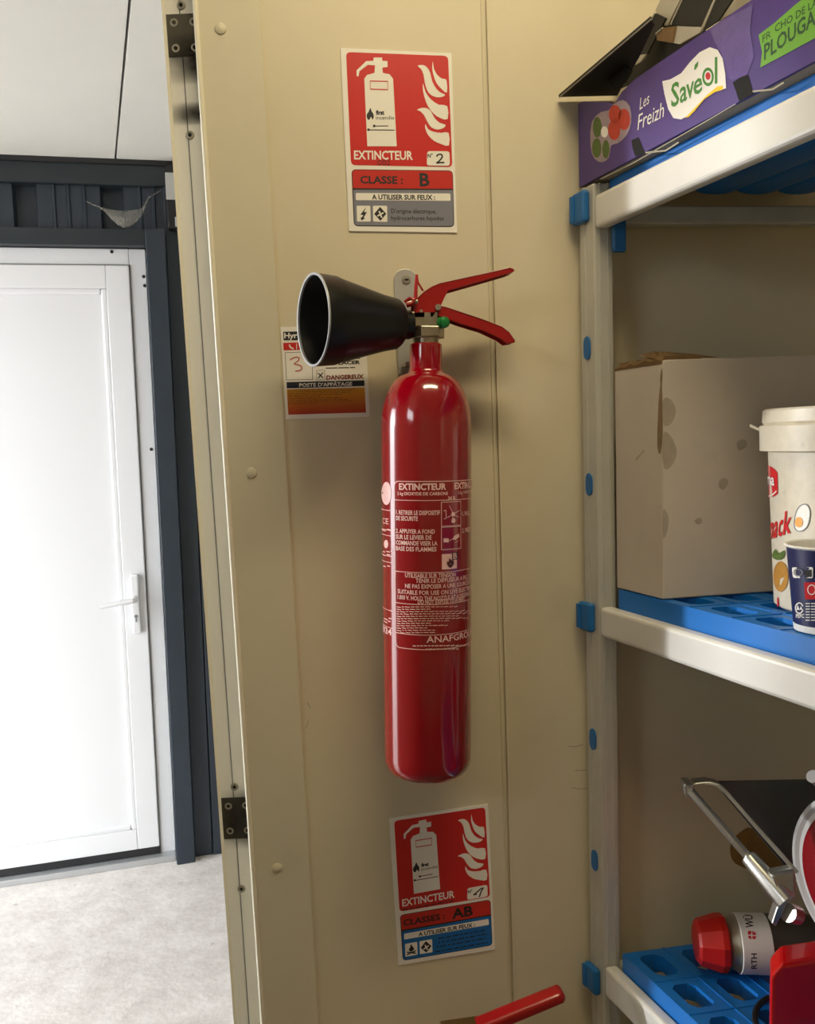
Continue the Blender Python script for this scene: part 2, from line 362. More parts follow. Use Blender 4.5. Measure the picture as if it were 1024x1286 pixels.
# ================================================================== THE SETTING: covered yard beyond the opening
D0 = np.array([-0.451, 1.9614, 0.0]); AD = math.radians(5.55); SH = 0.0245
dd = np.array([math.cos(AD), math.sin(AD), 0.0]); dnn = np.array([math.sin(AD), -math.cos(AD), 0.0])   # along the far wall / towards the storeroom
def Y(a, d, z): return D0 + dd*(a + SH*z) + dnn*d + np.array([0, 0, z])
def ybox(mb, a0, a1, d0, d1, z0, z1):
    return mb.hexa([Y(a0, d0, z0), Y(a0, d1, z0), Y(a1, d1, z0), Y(a1, d0, z0), Y(a0, d0, z1), Y(a0, d1, z1), Y(a1, d1, z1), Y(a1, d0, z1)])
CZ = 2.425
fo = MB().box((-14, 0.0, -0.06), (2.2, 9, 0.0)).build('floor_yard', CONC); tag(fo, kind='structure')
fs_ = MB().box((-14, -9, -0.06), (-1.7, 0.0, 0.0)).build('floor_yard_outside', CONC); tag(fs_, kind='structure')
wf = root('wall_far', D0, kind='structure')
ybox(MB(), -2.6, 2.2, -0.20, -0.10, 0, 2.6).build('backing', ANTHD, wf)
# ribbed steel sheet above the door
prof = []
per = 0.268
a = -1.34
while a < 0.55:
    prof += [(a, 0.0), (a+0.062, 0.0), (a+0.068, 0.034), (a+0.112, 0.034), (a+0.116, 0.040), (a+0.122, 0.040), (a+0.126, 0.034), (a+0.156, 0.034), (a+0.160, 0.040), (a+0.166, 0.040), (a+0.170, 0.034), (a+0.205, 0.034), (a+0.209, 0.040), (a+0.215, 0.040), (a+0.219, 0.034), (a+0.262, 0.034)]
    a += per
a_s = -0.068 - 0.062 - 2*per*2
prof = [(p[0] - (-1.34) + a_s - 0.0, p[1]) for p in prof]
def sheet(mb, prof, z0, z1):
    n = len(prof); mb.add([Y(p[0], p[1]-0.04, z0) for p in prof] + [Y(p[0], p[1]-0.04, z1) for p in prof], [(i, i+1, n+i+1, n+i) for i in range(n-1)])
mb = MB(); sheet(mb, prof, 2.19, 2.40); mb.build('ribbed_sheet', ANTH, wf)
ybox(MB(), -2.6, 0.6, -0.06, 0.012, 2.345, CZ-0.012).build('top_flashing', ANTHD, wf, bevel=0.003)
ybox(MB(), -2.6, 0.6, -0.06, 0.02, CZ-0.016, CZ).build('ceiling_trim', BLACK, wf)
ybox(MB(), -2.6, 0.01, -0.06, 0.016, 2.152, 2.205).build('lintel_flashing', ANTHD, wf, bevel=0.003)
ybox(MB(), 0.002, 0.066, -0.10, 0.055, 0.0, 2.20).build('corner_post', ANTH, wf, bevel=0.004)
ybox(MB(), 0.066, 0.128, -0.10, 0.012, 0.0, 2.345).build('side_sheet', ANTH, wf, bevel=0.003)
ybox(MB(), 0.131, 0.30, -0.10, 0.018, 0.0, 2.345).build('side_sheet', ANTH, wf, bevel=0.003)
ybox(MB(), 0.303, 0.60, -0.10, 0.018, 0.0, 2.345).build('side_sheet', ANTH, wf, bevel=0.003)
# white ceiling panels with their joint
cy_ = root('ceiling_yard', (-0.8, 1.0, CZ), kind='structure')
j0 = on_level(163.5, 0, CZ); j1 = on_level(145, 202, CZ); jv = (j1-j0)/np.linalg.norm(j1-j0)
jA = j0 - jv*((j0[1]-0.1)/jv[1]); jB = j0 + jv*((2.3-j0[1])/jv[1])
g = 0.003
MB().prism([(jA[0]+g, 0.1, CZ), (jB[0]+g, 2.3, CZ), (1.6, 2.3, CZ), (1.6, 0.1, CZ)], (0, 0, 0.08)).build('panel', OUTW, cy_, bevel=0.002)
for i in range(3):
    x0 = -1.05*(i+1); x1 = -1.05*i
    if i == 2: break
    MB().prism([(jA[0]+x0+g, 0.1, CZ), (jB[0]+x0+g, 2.3, CZ), (jB[0]+x1-g, 2.3, CZ), (jA[0]+x1-g, 0.1, CZ)], (0, 0, 0.08)).build('panel', OUTW, cy_, bevel=0.002)
MB().box((-2.6, 0.1, CZ+0.08), (1.6, 2.3, CZ+0.12)).build('backing', PVCG, cy_)
wy = MB().box((1.5, WT, 0), (1.6, 2.2, CZ)).build('wall_yard_end', OUTW); tag(wy, kind='structure')
baffle = root('wall_yard_baffle', (-1.75, 1.0, 0), kind='structure')  # unseen slats added to cut high sky light and grade the door
for k in range(3): MB().box((-1.78, WT, 2.16+k*0.09), (-1.75, 1.80, 2.245+k*0.09)).build('slat', PLATEG, baffle, bevel=0.004)
wo = MB().box((-1.7, WT, 0.0), (-1.5, WT+0.02, CZ)).build('wall_yard_near', OUTW); tag(wo, kind='structure')

# white pvc service door
dr = root('door_1', Y(-0.5, 0, 0), kind='structure')
def frame_bars(name, m, a0, a1, z0, z1, w, d0, d1, bottom=True, bev=0.003):
    ybox(MB(), a1-w, a1, d0, d1, z0, z1).build(name, m, dr, bevel=bev)
    ybox(MB(), a0, a0+w, d0, d1, z0, z1).build(name, m, dr, bevel=bev)
    ybox(MB(), a0+w, a1-w, d0, d1, z1-w, z1).build(name, m, dr, bevel=bev)
    if bottom: ybox(MB(), a0+w, a1-w, d0, d1, z0, z0+w).build(name, m, dr, bevel=bev)
frame_bars('frame_bar', PVC, -1.06, -0.002, 0.02, 2.15, 0.054, -0.09, -0.022, bottom=False)
frame_bars('gasket', PVCG, -1.008, -0.054, 0.045, 2.098, 0.006, -0.09, -0.018, bev=0)
frame_bars('sash_bar', PVC, -1.004, -0.058, 0.05, 2.094, 0.075, -0.085, -0.012)
frame_bars('glazing_bead', PVC, -0.930, -0.132, 0.124, 2.020, 0.020, -0.085, -0.015, bev=0.006)
ybox(MB(), -0.92, -0.142, -0.08, -0.026, 0.134, 2.010).build('panel', PVC, dr)
ybox(MB(), -1.06, 0.0, -0.10, 0.02, 0.0, 0.022).build('sill', ALU, dr, bevel=0.003)
ybox(MB(), -1.0, -0.058, -0.05, -0.012, 0.024, 0.05).build('bottom_seal', BLACK, dr)
hz = 0.968
hp = ybox(MB(), -0.108, -0.080, -0.014, 0.006, hz-0.125, hz+0.085).build('handle_plate', PVC, dr, bevel=0.006, bseg=3)
hh = MB(); hh.tube([Y(-0.094, 0.008, hz), Y(-0.094, 0.045, hz), Y(-0.10, 0.052, hz), Y(-0.15, 0.055, hz-0.004), Y(-0.205, 0.053, hz-0.012)], [0.010, 0.010, 0.0095, 0.009, 0.008], 10).build('lever_handle', PVC, dr, smooth=True)
MB().lathe(Y(-0.094, 0.010, hz-0.062), dnn, [(0, 0.006), (0.003, 0.0055)], 12).build('keyhole', PVCG, hp)
ybox(MB(), -0.0965, -0.0915, 0.010, 0.012, hz-0.082, hz-0.066).build('cylinder_tail', PVCG, hp)
mb = MB()
for (a, z) in ((-0.012, 2.06), (-0.010, 2.03), (-0.016, 1.48), (-0.11, 2.14)): mb.lathe(Y(a, -0.022, z), dnn, [(0, 0.006), (0.002, 0.005)], 10)
mb.build('drain_plug', BLACK, dr)

# small black sensor with a grey face, tucked by the corner behind the jamb, and a cobweb
q = Y(0.14, 0.05, 2.29)
sb = root('motion_sensor', Y(0.12, 0.02, 2.25), 'small black sensor box with grey face beside the door frame edge, under the white ceiling', 'sensor')
ybox(MB(), 0.075, 0.19, 0.0185, 0.060, 2.20, 2.405).build('housing', BLKCARD, sb, bevel=0.006)
ybox(MB(), 0.075, 0.17, 0.058, 0.064, 2.29, 2.375).build('face', PLATEG, sb, bevel=0.002)
ybox(MB(), 0.10, 0.17, 0.058, 0.066, 2.205, 2.235).build('lens', PLATEG, sb, bevel=0.002)
wm = bpy.data.materials.new('cobweb_silk'); wm.use_nodes = True; nt = wm.node_tree; b = nt.nodes['Principled BSDF']; b.inputs['Base Color'].default_value = (0.55, 0.52, 0.46, 1); b.inputs['Roughness'].default_value = 0.9
n = nt.nodes.new('ShaderNodeTexNoise'); n.inputs['Scale'].default_value = 45; r = nt.nodes.new('ShaderNodeMapRange'); r.inputs[1].default_value = 0.3; r.inputs[2].default_value = 0.75; r.inputs[3].default_value = 0.08; r.inputs[4].default_value = 0.6
nt.links.new(n.outputs['Fac'], r.inputs[0]); nt.links.new(r.outputs[0], b.inputs['Alpha'])
mb = MB(); rim = []
cw = []
for i in range(13):
    t = i/12
    top = on_plane(108+94*t, 252+14*4*t*(1-t)*0.9 - (14*t if t > .8 else 0), Y(0, 0.03, 0), dnn)
    dip = math.sin(math.pi*min(1, max(0, (t-0.2)/0.65)))**1.3 if 0.2 < t < 0.85 else 0
    bot = top - np.array([0, 0, 0.004 + 0.062*dip]) + dnn*(0.05*dip)
    cw += [top, top*0.5+bot*0.5+dnn*0.02*dip, bot]
mb.add(cw, [f for i in range(12) for f in ((3*i, 3*i+1, 3*i+4, 3*i+3), (3*i+1, 3*i+2, 3*i+5, 3*i+4))])
wo_ = mb.build('cobweb', wm, None, smooth=True, fix=False)
tag(wo_, 'dusty grey cobweb sagging across the dark ribbed sheet above the white door', 'cobweb')

# ================================================================== lamp of the storeroom (above the picture)
lm = root('ceiling_lamp', (0.32, -0.62, 2.6), 'white batten ceiling lamp with warm diffuser above the extinguisher wall, out of the picture', 'lamp')
MB().box((-0.03, -0.68, 2.55), (0.67, -0.56, 2.60)).build('housing', WHITEM, lm, bevel=0.006)
MB().box((-0.01, -0.665, 2.515), (0.65, -0.575, 2.55)).build('diffuser', LAMPM, lm, bevel=0.012)
ld = bpy.data.lights.new('ceiling_lamp_light', 'AREA'); ld.shape = 'RECTANGLE'; ld.size = 0.62; ld.size_y = 0.10; ld.energy = LAMP_W; ld.color = (1.0, 0.85, 0.54)
lo = bpy.data.objects.new('ceiling_lamp_light', ld); COL.objects.link(lo); lo.parent = lm; lo.location = (0.0, 0.0, -0.092)
# ================================================================== CO2 EXTINGUISHER ON THE WALL
YE = -0.062; RE = 0.0535
NA = on_wall(535, 450, YE); NB = on_wall(537.5, 940, YE); ax = (NA-NB)/np.linalg.norm(NA-NB)
hb = (on_wall(535, 990, YE-RE)[2]-NB[2])/ax[2]
EB = NB + ax*hb                                        # foot of the axis
ext = root('fire_extinguisher', EB, 'red CO2 fire extinguisher with black horn hanging on the cream wall', 'extinguisher')
def eh(py): return (on_wall(536, py, YE)[2]-EB[2])/ax[2]
hs, hn, ht = eh(538), eh(470), eh(432); RN = 0.0190
prof = [(0.004, 0.0), (0.0035, 0.030), (0.0, 0.040), (0.002, 0.046), (0.007, 0.0505), (0.014, 0.0528), (0.022, RE), (hs, RE)]
for k in range(1, 13):
    t = k/12*math.pi/2*0.93; prof.append((hs+(hn-hs)*1.02*math.sin(t), RN-0.001+(RE-RN+0.001)*math.cos(t)**0.95))
prof += [(hn+0.003, RN+0.0012), (hn+0.006, RN), (ht-0.001, RN), (ht, RN-0.001)]
cyl = MB().lathe(EB, ax, prof, 72).build('cylinder', RED, ext, smooth=True)
# coordinates on the cylinder skin: angle round the axis and height along it
cx_ = np.array([1.0, 0, 0]); cx_ = cx_ - ax*(cx_@ax); cx_ /= np.linalg.norm(cx_); cyv = np.cross(ax, cx_)
def skin(th, h, r=RE, e=0.0003): return EB + ax*h + (cx_*math.cos(th)+cyv*math.sin(th))*(r+e)
def on_skin(px, py, o=EB, a=ax, x=cx_, y=cyv, r=RE):
    d = ray(px, py); w = CAMLOC-o; d2 = d-a*(d@a); w2 = w-a*(w@a)
    A = d2@d2; B = 2*d2@w2; C_ = w2@w2-r*r; D = max(B*B-4*A*C_, 0.0); t = (-B-math.sqrt(D))/(2*A)
    p = w+d*t; th = math.atan2(p@y, p@x); return (th if th < math.pi/2 else th-2*math.pi), p@a
def c3(x, y): return on_skin(460+x/4.944, 580+y/4.944)
def pm(th, h): return skin(th, h)
def ctext(mb, s, x0, y0, x1=None, y1=None, h=24, bold=0.02, cpw=None):
    t0, h0 = c3(x0, y0); cap = h/4.944*0.00094
    v, f = glyphs(s, bold)
    if x1 is not None: t1 = c3(x1, y0)[0]
    else: t1 = t0 + cpw*cap*(v[:, 0].max()-v[:, 0].min())/0.73/RE
    text(mb, s, (t0, h0), (t1, h0), 1.0, lambda a, b: skin(a, h0+(b-h0)*cap), bold, up=(0, 1))
def cline(mb, pts, w=0.0007):
    q = [c3(*p) for p in pts]; q = [(t*RE, h) for t, h in q]
    stroke(mb, q, w, lambda a, b: skin(a/RE, b), sub=12)
TR_, TE = c3(190, 500)[0], 0.55
tl = c3(176, 200)[0]; tr2 = 0.75
def hline(mb, y, ta, tb, w=0.0007):
    h = c3(330, y)[1]; stroke(mb, [(ta*RE, h), (tb*RE, h)], w, lambda a, b: skin(a/RE, b), sub=40)
def vline(mb, th, ya, yb, w=0.0007):
    stroke(mb, [(th*RE, c3(330, ya)[1]), (th*RE, c3(330, yb)[1])], w, lambda a, b: skin(a/RE, b), sub=2)
def label_frame(mb):
    ha, hc = c3(330, 122)[1], c3(330, 1165)[1]; rr = 0.006
    q = [((tl*RE+rr) , ha)] + [(tl*RE+rr-rr*math.sin(k/6*math.pi/2), ha-rr+rr*math.cos(k/6*math.pi/2)) for k in range(1, 7)] + [(tl*RE, hc+rr)] + [(tl*RE+rr-rr*math.cos(k/6*math.pi/2), hc+rr-rr*math.sin(k/6*math.pi/2)) for k in range(1, 7)]
    stroke(mb, q, 0.0009, lambda a, b: skin(a/RE, b))
    for y, w in ((122, 0.0009), (240, 0.0007), (688, 0.0007), (886, 0.0007), (1075, 0.0007), (1165, 0.0009)):
        hline(mb, y, tl+(rr/RE if y in (122, 1165) else 0), tr2, w)
    for ya, yb in ((252, 402), (408, 548)):
        t0, t1 = c3(467, ya)[0], c3(587, ya)[0]; hline(mb, ya, t0, t1); hline(mb, yb, t0, t1); vline(mb, t0, ya, yb); vline(mb, t1, ya, yb)
    tz = c3(160, 400)[0]; tq = c3(98, 400)[0]
    for y in (310, 435, 470, 600, 640, 945, 1055): hline(mb, y, tq-0.15, tz)
decal('label_frame', LTPRINT, cyl, label_frame)
for a_ in (('EXTINCTEUR', 205, 172, 497, 172, 36, 0.035), ('EXTINGUISHER', 548, 168, None, None, 36, 0.035, 1.0), ('2 kg DIOXYDE DE CARBONE', 195, 205, 508, 205, 18), ('2 kg CARBON DIOXIDE', 570, 200, None, None, 18, 0.01, 0.9),
    ('34 B', 508, 234, 552, 234, 18, 0.03), ('1. RETIRER LE DISPOSITIF', 187, 325, 458, 325, 25), ('DE SECURITE', 187, 361, 322, 361, 25), ('2. APPUYER A FOND', 187, 440, 427, 440, 25), ('SUR LE LEVIER DE', 187, 476, 407, 476, 25),
    ('COMMANDE VISER LA', 187, 512, 442, 512, 25), ('BASE DES FLAMMES', 187, 548, 437, 548, 25), ('1. PULL', 596, 335, None, None, 25, 0.02, 0.85), ('2. PRESS', 596, 440, None, None, 25, 0.02, 0.85),
    ('UTILISABLE SUR TENSION', 243, 716, 555, 716, 25, 0.015), ('TENIR LE DIFFUSEUR A PLUS DE', 308, 750, 648, 750, 25, 0.015), ('NE PAS EXPOSER A UNE SOURCE DE', 243, 782, 645, 782, 25, 0.015),
    ('SUITABLE FOR USE ON LIVE ELECTRICAL', 197, 815, 652, 815, 25, 0.015), ('1.000 V. HOLD THE NOZZLE AT A DISTANCE OF', 197, 850, 652, 850, 25, 0.015), ('DO NOT EXPOSE TO A HEAT', 322, 882, 610, 882, 25, 0.015),
    ('ANAFGROUP', 375, 1122, 652, 1122, 38, 0.012), ('2024', 103, 1043, 160, 1043, 38, 0.02), ('CE', 104, 380, 140, 380, 34, 0.0)):
    decal('text_line', LTPRINT, cyl, lambda mb: ctext(mb, *a_))
def label_small(mb):     # lines of print too small to read
    random.seed(3)
    for i in range(12):
        y = 900+i*14.5; x = 192
        end = random.choice((640, 560, 420, 380, 500))
        while x < end:
            w = random.uniform(10, 34); t0, h = c3(x, y); t1 = c3(min(x+w, 650), y)[0]
            stroke(mb, [(t0*RE, h), (t1*RE, h)], 0.0008, lambda a, b: skin(a/RE, b), sub=2); x += w+6
    for y, x, e in ((1142, 290, 640), (1163, 372, 560), (420, 100, 155), (555, 104, 155), (575, 104, 155), (645, 108, 150), (970, 112, 150), (988, 112, 155)):
        while x < e:
            w = random.uniform(10, 26); t0, h = c3(x, y); t1 = c3(min(x+w, 650), y)[0]
            stroke(mb, [(t0*RE, h), (t1*RE, h)], 0.0012, lambda a, b: skin(a/RE, b), sub=2); x += w+6
tag(decal('label_small_print', LTPRINT, cyl, label_small), kind='stuff')
def cpoly(mb, pts, e=0.0003):
    q = [c3(*p) for p in pts]; mb.add([skin(t, h, e=e) for t, h in q], [tuple(range(len(q)))])
def cring(mb, cxp, cyp, rx, ry, n=24, e=0.0003):
    q = [c3(cxp+f*rx*math.cos(2*math.pi*k/n), cyp+f*ry*math.sin(2*math.pi*k/n)) for f in (1.0, 0.5) for k in range(n)] + [c3(cxp, cyp)]
    mb.add([skin(t, h, e=e) for t, h in q], [(k, (k+1)%n, n+(k+1)%n, n+k) for k in range(n)] + [(n+k, n+(k+1)%n, 2*n) for k in range(n)])
def csquare(mb, x0, y0, x1, y1, e=0.0003):
    (t0, h0), (t1, _), h1 = c3(x0, y0), c3(x1, y0), c3(x0, y1)[1]; n = 8
    mb.add([skin(t0+(t1-t0)*k/n, h, e=e) for h in (h0, h1) for k in range(n+1)], [(k, k+1, n+2+k, n+1+k) for k in range(n)])
decal('approval_stamp', LTPRINT, cyl, lambda mb: cring(mb, 127, 196, 30, 72)); decal('approval_stamp', LTPRINT, cyl, lambda mb: cring(mb, 125, 510, 13, 26))
def pict(mb):
    cline(mb, [(480, 305), (495, 300), (497, 350), (482, 355)]); cline(mb, [(515, 270), (530, 300), (540, 325), (580, 300)]); cline(mb, [(540, 325), (575, 345)]); cline(mb, [(540, 325), (535, 360), (528, 375)]); cline(mb, [(505, 345), (540, 325)])
    cring(mb, 540, 325, 12, 14); cring(mb, 542, 365, 12, 16)
    cpoly(mb, [(480, 475), (512, 475), (512, 500), (480, 500)]); cline(mb, [(512, 490), (540, 478), (575, 450)]); cpoly(mb, [(538, 482), (545, 460), (575, 445), (578, 465), (555, 485)]); cline(mb, [(550, 500), (570, 490)])
    csquare(mb, 470, 574, 563, 669)
decal('pictograms', LTPRINT, cyl, pict)
def pict2(mb):
    cpoly(mb, [(517, 658), (500, 635), (503, 615), (512, 622), (515, 595), (530, 612), (540, 605), (545, 632), (530, 655)], 0.0005)
    csquare(mb, 532, 561, 570, 609, 0.0005)
decal('pictogram_marks', DKRED, cyl, pict2)
decal('class_letter', LTPRINT, cyl, lambda mb: ctext(mb, 'B', 540, 602, 562, 602, 34, 0.02))
# the class letter sits on the dark square: lift it
for v in [o for o in cyl.children if o.name.startswith('class_letter')][0].data.vertices:
    p = v.co; n_ = np.array(p)-ax*(np.array(p)@ax); n_ /= np.linalg.norm(n_); v.co = p + Vector(tuple(n_*0.0004))
# valve
VA = EB + ax*ht
vb = MB().lathe(VA, ax, [(-0.002, 0.0150), (0.006, 0.0150), (0.0065, 0.0165), (0.019, 0.0165), (0.0195, 0.0135), (0.034, 0.0130)], 24).build('valve_body', NICK, ext, smooth=True)
MB().lathe(VA+ax*0.0065+np.array([0.002, 0, 0]), ax, [(0, 0.0205), (0.012, 0.0205)], 6).build('hex_nut', NICK, vb, bevel=0.001)
pv = on_wall(530, 408, YE); 
MB().obox(VA+ax*0.018+np.array([-0.0185, -0.0125, 0]), (0.031, 0, 0), (0, 0.025, 0), (0, 0, 0.018)).build('cast_block', NICK, vb, bevel=0.002)
gc = on_wall(557, 405, YE-0.013)
MB().lathe(gc, (0.45, -0.9, 0), [(-0.012, 0.0065), (0.0, 0.0068), (0.004, 0.0062), (0.006, 0.003)], 18).build('safety_cap', GREENC, ext, smooth=True)
# levers: folded sheet channels, outline traced at the valve's distance
def c2(x, y, Y): return on_wall(490+x/6.024, 330+y/6.024, Y)
def channel(name, outline, web, y0, y1, parent):
    mb = MB(); t = 0.0022
    f = [c2(x, y, y0) for x, y in outline]
    cshift = lambda pts, yy: [np.array([p[0], yy, p[2]]) for p in pts]
    mb.prism(cshift(f, y0), (0, t, 0)); mb.prism(cshift(f, y1-t), (0, t, 0))
    w = cshift([c2(x, y, y0) for x, y in web], y0)
    for i in range(len(w)-1):
        d = (w[i+1]-w[i]); nrm = np.array([d[2], 0, -d[0]]); nrm /= np.linalg.norm(nrm)
        if nrm[2] > 0: nrm = -nrm
        e = d/np.linalg.norm(d)*0.0006
        mb.obox(w[i]-e, d+2*e, (0, y1-y0, 0), nrm*t)
    return mb.build(name, REDL, parent, bevel=0.0007)
channel('squeeze_lever', [(905, 34), (935, 44), (945, 60), (900, 80), (680, 144), (440, 212), (412, 265), (385, 325), (322, 414), (182, 416), (182, 288), (262, 214), (320, 176), (375, 152), (470, 132), (690, 84)],
        [(182, 288), (262, 214), (320, 176), (375, 152), (470, 132), (690, 84), (905, 34), (942, 52)], YE-0.0125, YE+0.0125, ext)
channel('carry_handle', [(345, 335), (375, 322), (430, 334), (560, 378), (720, 432), (850, 483), (905, 525), (948, 588), (944, 604), (885, 612), (835, 575), (700, 512), (540, 464), (420, 420), (350, 398)],
        [(345, 335), (375, 322), (430, 334), (560, 378), (720, 432), (850, 483), (905, 525), (948, 592)], YE-0.0105, YE+0.0105, ext)
MB().lathe(c2(365, 335, YE-0.0145), (0, 1, 0), [(0, 0.0035), (0.029, 0.0035)], 14).build('pivot_pin', SCREW, ext, smooth=True)
MB().lathe(c2(237, 365, YE-0.0138), (0, 1, 0), [(0, 0.0018), (0.004, 0.0018)], 12).build('rivet', SCREW, ext, smooth=True)
# safety pin with its red seal tie
mb = MB(); mb.tube([c2(130, 312, YE-0.016), c2(165, 296, YE-0.017), c2(205, 292, YE-0.015)], 0.0028, 8); mb.build('safety_pin', SCREW, ext, smooth=True)
mb = MB(); mb.tube([c2(118, 300, YE-0.014), c2(150, 275, YE-0.017), c2(185, 280, YE-0.018), c2(170, 310, YE-0.019), c2(125, 320, YE-0.017)], 0.0030, 8)
mb.tube([c2(192, 275, YE-0.016), c2(196, 190, YE-0.014), c2(203, 92, YE-0.010)], [0.0024, 0.0022, 0.0016], 8)
mb.tube([c2(203, 95, YE-0.010), c2(212, 150, YE-0.012), c2(250, 212, YE-0.013)], 0.0013, 8); mb.build('seal_tie', REDL, ext, smooth=True)
# discharge horn
HM = on_wall(393, 402, -0.100); HE = on_wall(516, 408, YE); ha = (HM-HE); HL = np.linalg.norm(ha); ha /= HL
k = 0.0505
outer = [(HL*0.0+0.002, 0.0165), (0.014, 0.0165), (0.0150, 0.0180), (0.0160, 0.0255), (0.0200, 0.0285), (HL*0.30, 0.0315), (HL*0.55, 0.0395), (HL*0.76, 0.0462), (HL*0.80, 0.0480), (HL*0.985, 0.0498), (HL, 0.0500)]
inner = [(HL, 0.0478), (HL*0.80, 0.0455), (HL*0.55, 0.036), (HL*0.30, 0.028), (HL*0.18, 0.024), (HL*0.17, 0.0)]
horn = MB().lathe(HE, ha, outer, 56, cap=False).build('discharge_horn', PLASTB, ext, smooth=True)
MB().lathe(HE, ha, inner, 56, cap=False).build('horn_bore', PLASTBI, horn, smooth=True)
MB().lathe(HE, ha, [(HL-0.0012, 0.0502), (HL+0.0006, 0.0500), (HL+0.0008, 0.0488), (HL+0.0004, 0.0476), (HL-0.002, 0.0474)], 56, cap=False).build('rim', RIMW, horn, smooth=True)
MB().lathe(HE, ha, [(-0.012, 0.0100), (0.004, 0.0100)], 20).build('swivel', PLASTB, horn, smooth=True)
mb = MB()
for s in (0.42, 0.56, 0.70):
    rr = np.interp(HL*s, [p[0] for p in inner][::-1], [p[1] for p in inner][::-1]); mb.lathe(HE, ha, [(HL*s-0.0015, rr+0.0005), (HL*s, rr-0.0015), (HL*s+0.0015, rr+0.0005)], 56, cap=False)
mb.build('bore_ridges', PLASTBI, horn, smooth=True)
# wall bracket
p0 = on_wall(495, 352, 0); p1 = on_wall(523, 352, 0); pb = on_wall(510, 352, 0)
br = root('wall_bracket', (pb[0], 0, p0[2]), 'grey steel wall bracket with rounded top behind the extinguisher valve', 'bracket')
w = (p1[0]-p0[0])/2; xc = (p0[0]+p1[0])/2; zt = on_wall(509, 338, 0)[2]; zbm = on_wall(510, 470, 0)[2]
arc = [(xc+w*math.cos(t), -0.0004, zt-0.012+0.012*math.sin(t)) for t in np.linspace(0, math.pi, 9)]
MB().prism(arc + [(xc-w, -0.0004, zbm), (xc+w, -0.0004, zbm)], (0, -0.003, 0)).build('plate', PLATEG, br, bevel=0.0006)
MB().lathe((pb[0], -0.0034, pb[2]), (0, -1, 0), [(0, 0.0055), (0.0015, 0.005), (0.002, 0.0)], 16).build('screw', SCREW, br, smooth=True)
MB().box((pb[0]-0.0022, -0.0062, pb[2]-0.0007), (pb[0]+0.0022, -0.0050, pb[2]+0.0007)).build('slot', HOLE, br)
MB().obox((xc-0.010, -0.003, VA[2]-0.022), (0.020, 0, 0), (0, YE+0.024, 0), (0, 0, 0.004)).build('hook', PLATEG, br)

# ================================================================== SIGNS ON THE WALL
class Sheet:      # a flat sign: local (s, t) run 0..1 across and down
    def __init__(s, tl, tr, br, bl, Y=0.0):
        q = [on_wall(*p, Y) for p in (tl, tr, br, bl)]; s.o = q[0]; s.e = ((q[1]-q[0])+(q[2]-q[3]))/2; s.d = ((q[3]-q[0])+(q[2]-q[1]))/2
        s.o = (q[0]+q[1]+q[2]+q[3])/4 - s.e/2 - s.d/2; s.Y = Y
    def inv(s, p):
        m = np.array([[s.e[0], s.d[0]], [s.e[2], s.d[2]]]); return np.linalg.solve(m, np.array([p[0]-s.o[0], p[2]-s.o[2]]))
    def at(s, a, b, lift): p = s.o + s.e*a + s.d*b; return np.array([p[0], s.Y-lift, p[2]])
S1 = Sheet((428, 60.5), (566.5, 68), (574.5, 292), (438, 291)); S2 = Sheet((489, 1028), (612.5, 1008.5), (622, 1192), (500, 1210.5))
SB = Sheet((352.6, 411), (458.5, 409), (465, 523.5), (358.5, 526.5))
def c1(x, y): return S1.inv(on_wall(400+x/4.765, 40+y/4.763))
FLAMES = [[(683,180),(690,225),(710,262),(740,285),(765,292),(768,368),(735,345),(705,310),(688,265),(680,225)],
 [(592,207),(625,203),(650,218),(668,250),(680,300),(705,345),(735,370),(757,380),(740,393),(705,395),(670,380),(648,350),(635,305),(628,260),(612,225)],
 [(625,312),(640,365),(675,410),(720,440),(770,448),(772,525),(730,520),(690,495),(655,450),(635,400),(624,350)],
 [(588,470),(620,458),(650,462),(672,480),(695,520),(725,548),(760,560),(745,580),(710,588),(675,575),(650,540),(630,500),(605,477)],
 [(640,555),(655,585),(690,602),(735,608),(778,608),(780,683),(735,675),(690,655),(655,620),(638,580)]]
EXTSYM = [(330,158),(380,158),(382,178),(413,180),(413,215),(382,218),(385,250),(425,258),(446,285),(468,688),(292,688),(274,285),(290,262),(335,250),(338,205),(295,202),(245,240),(240,270),(228,270),(228,235),(285,180),(328,178)]
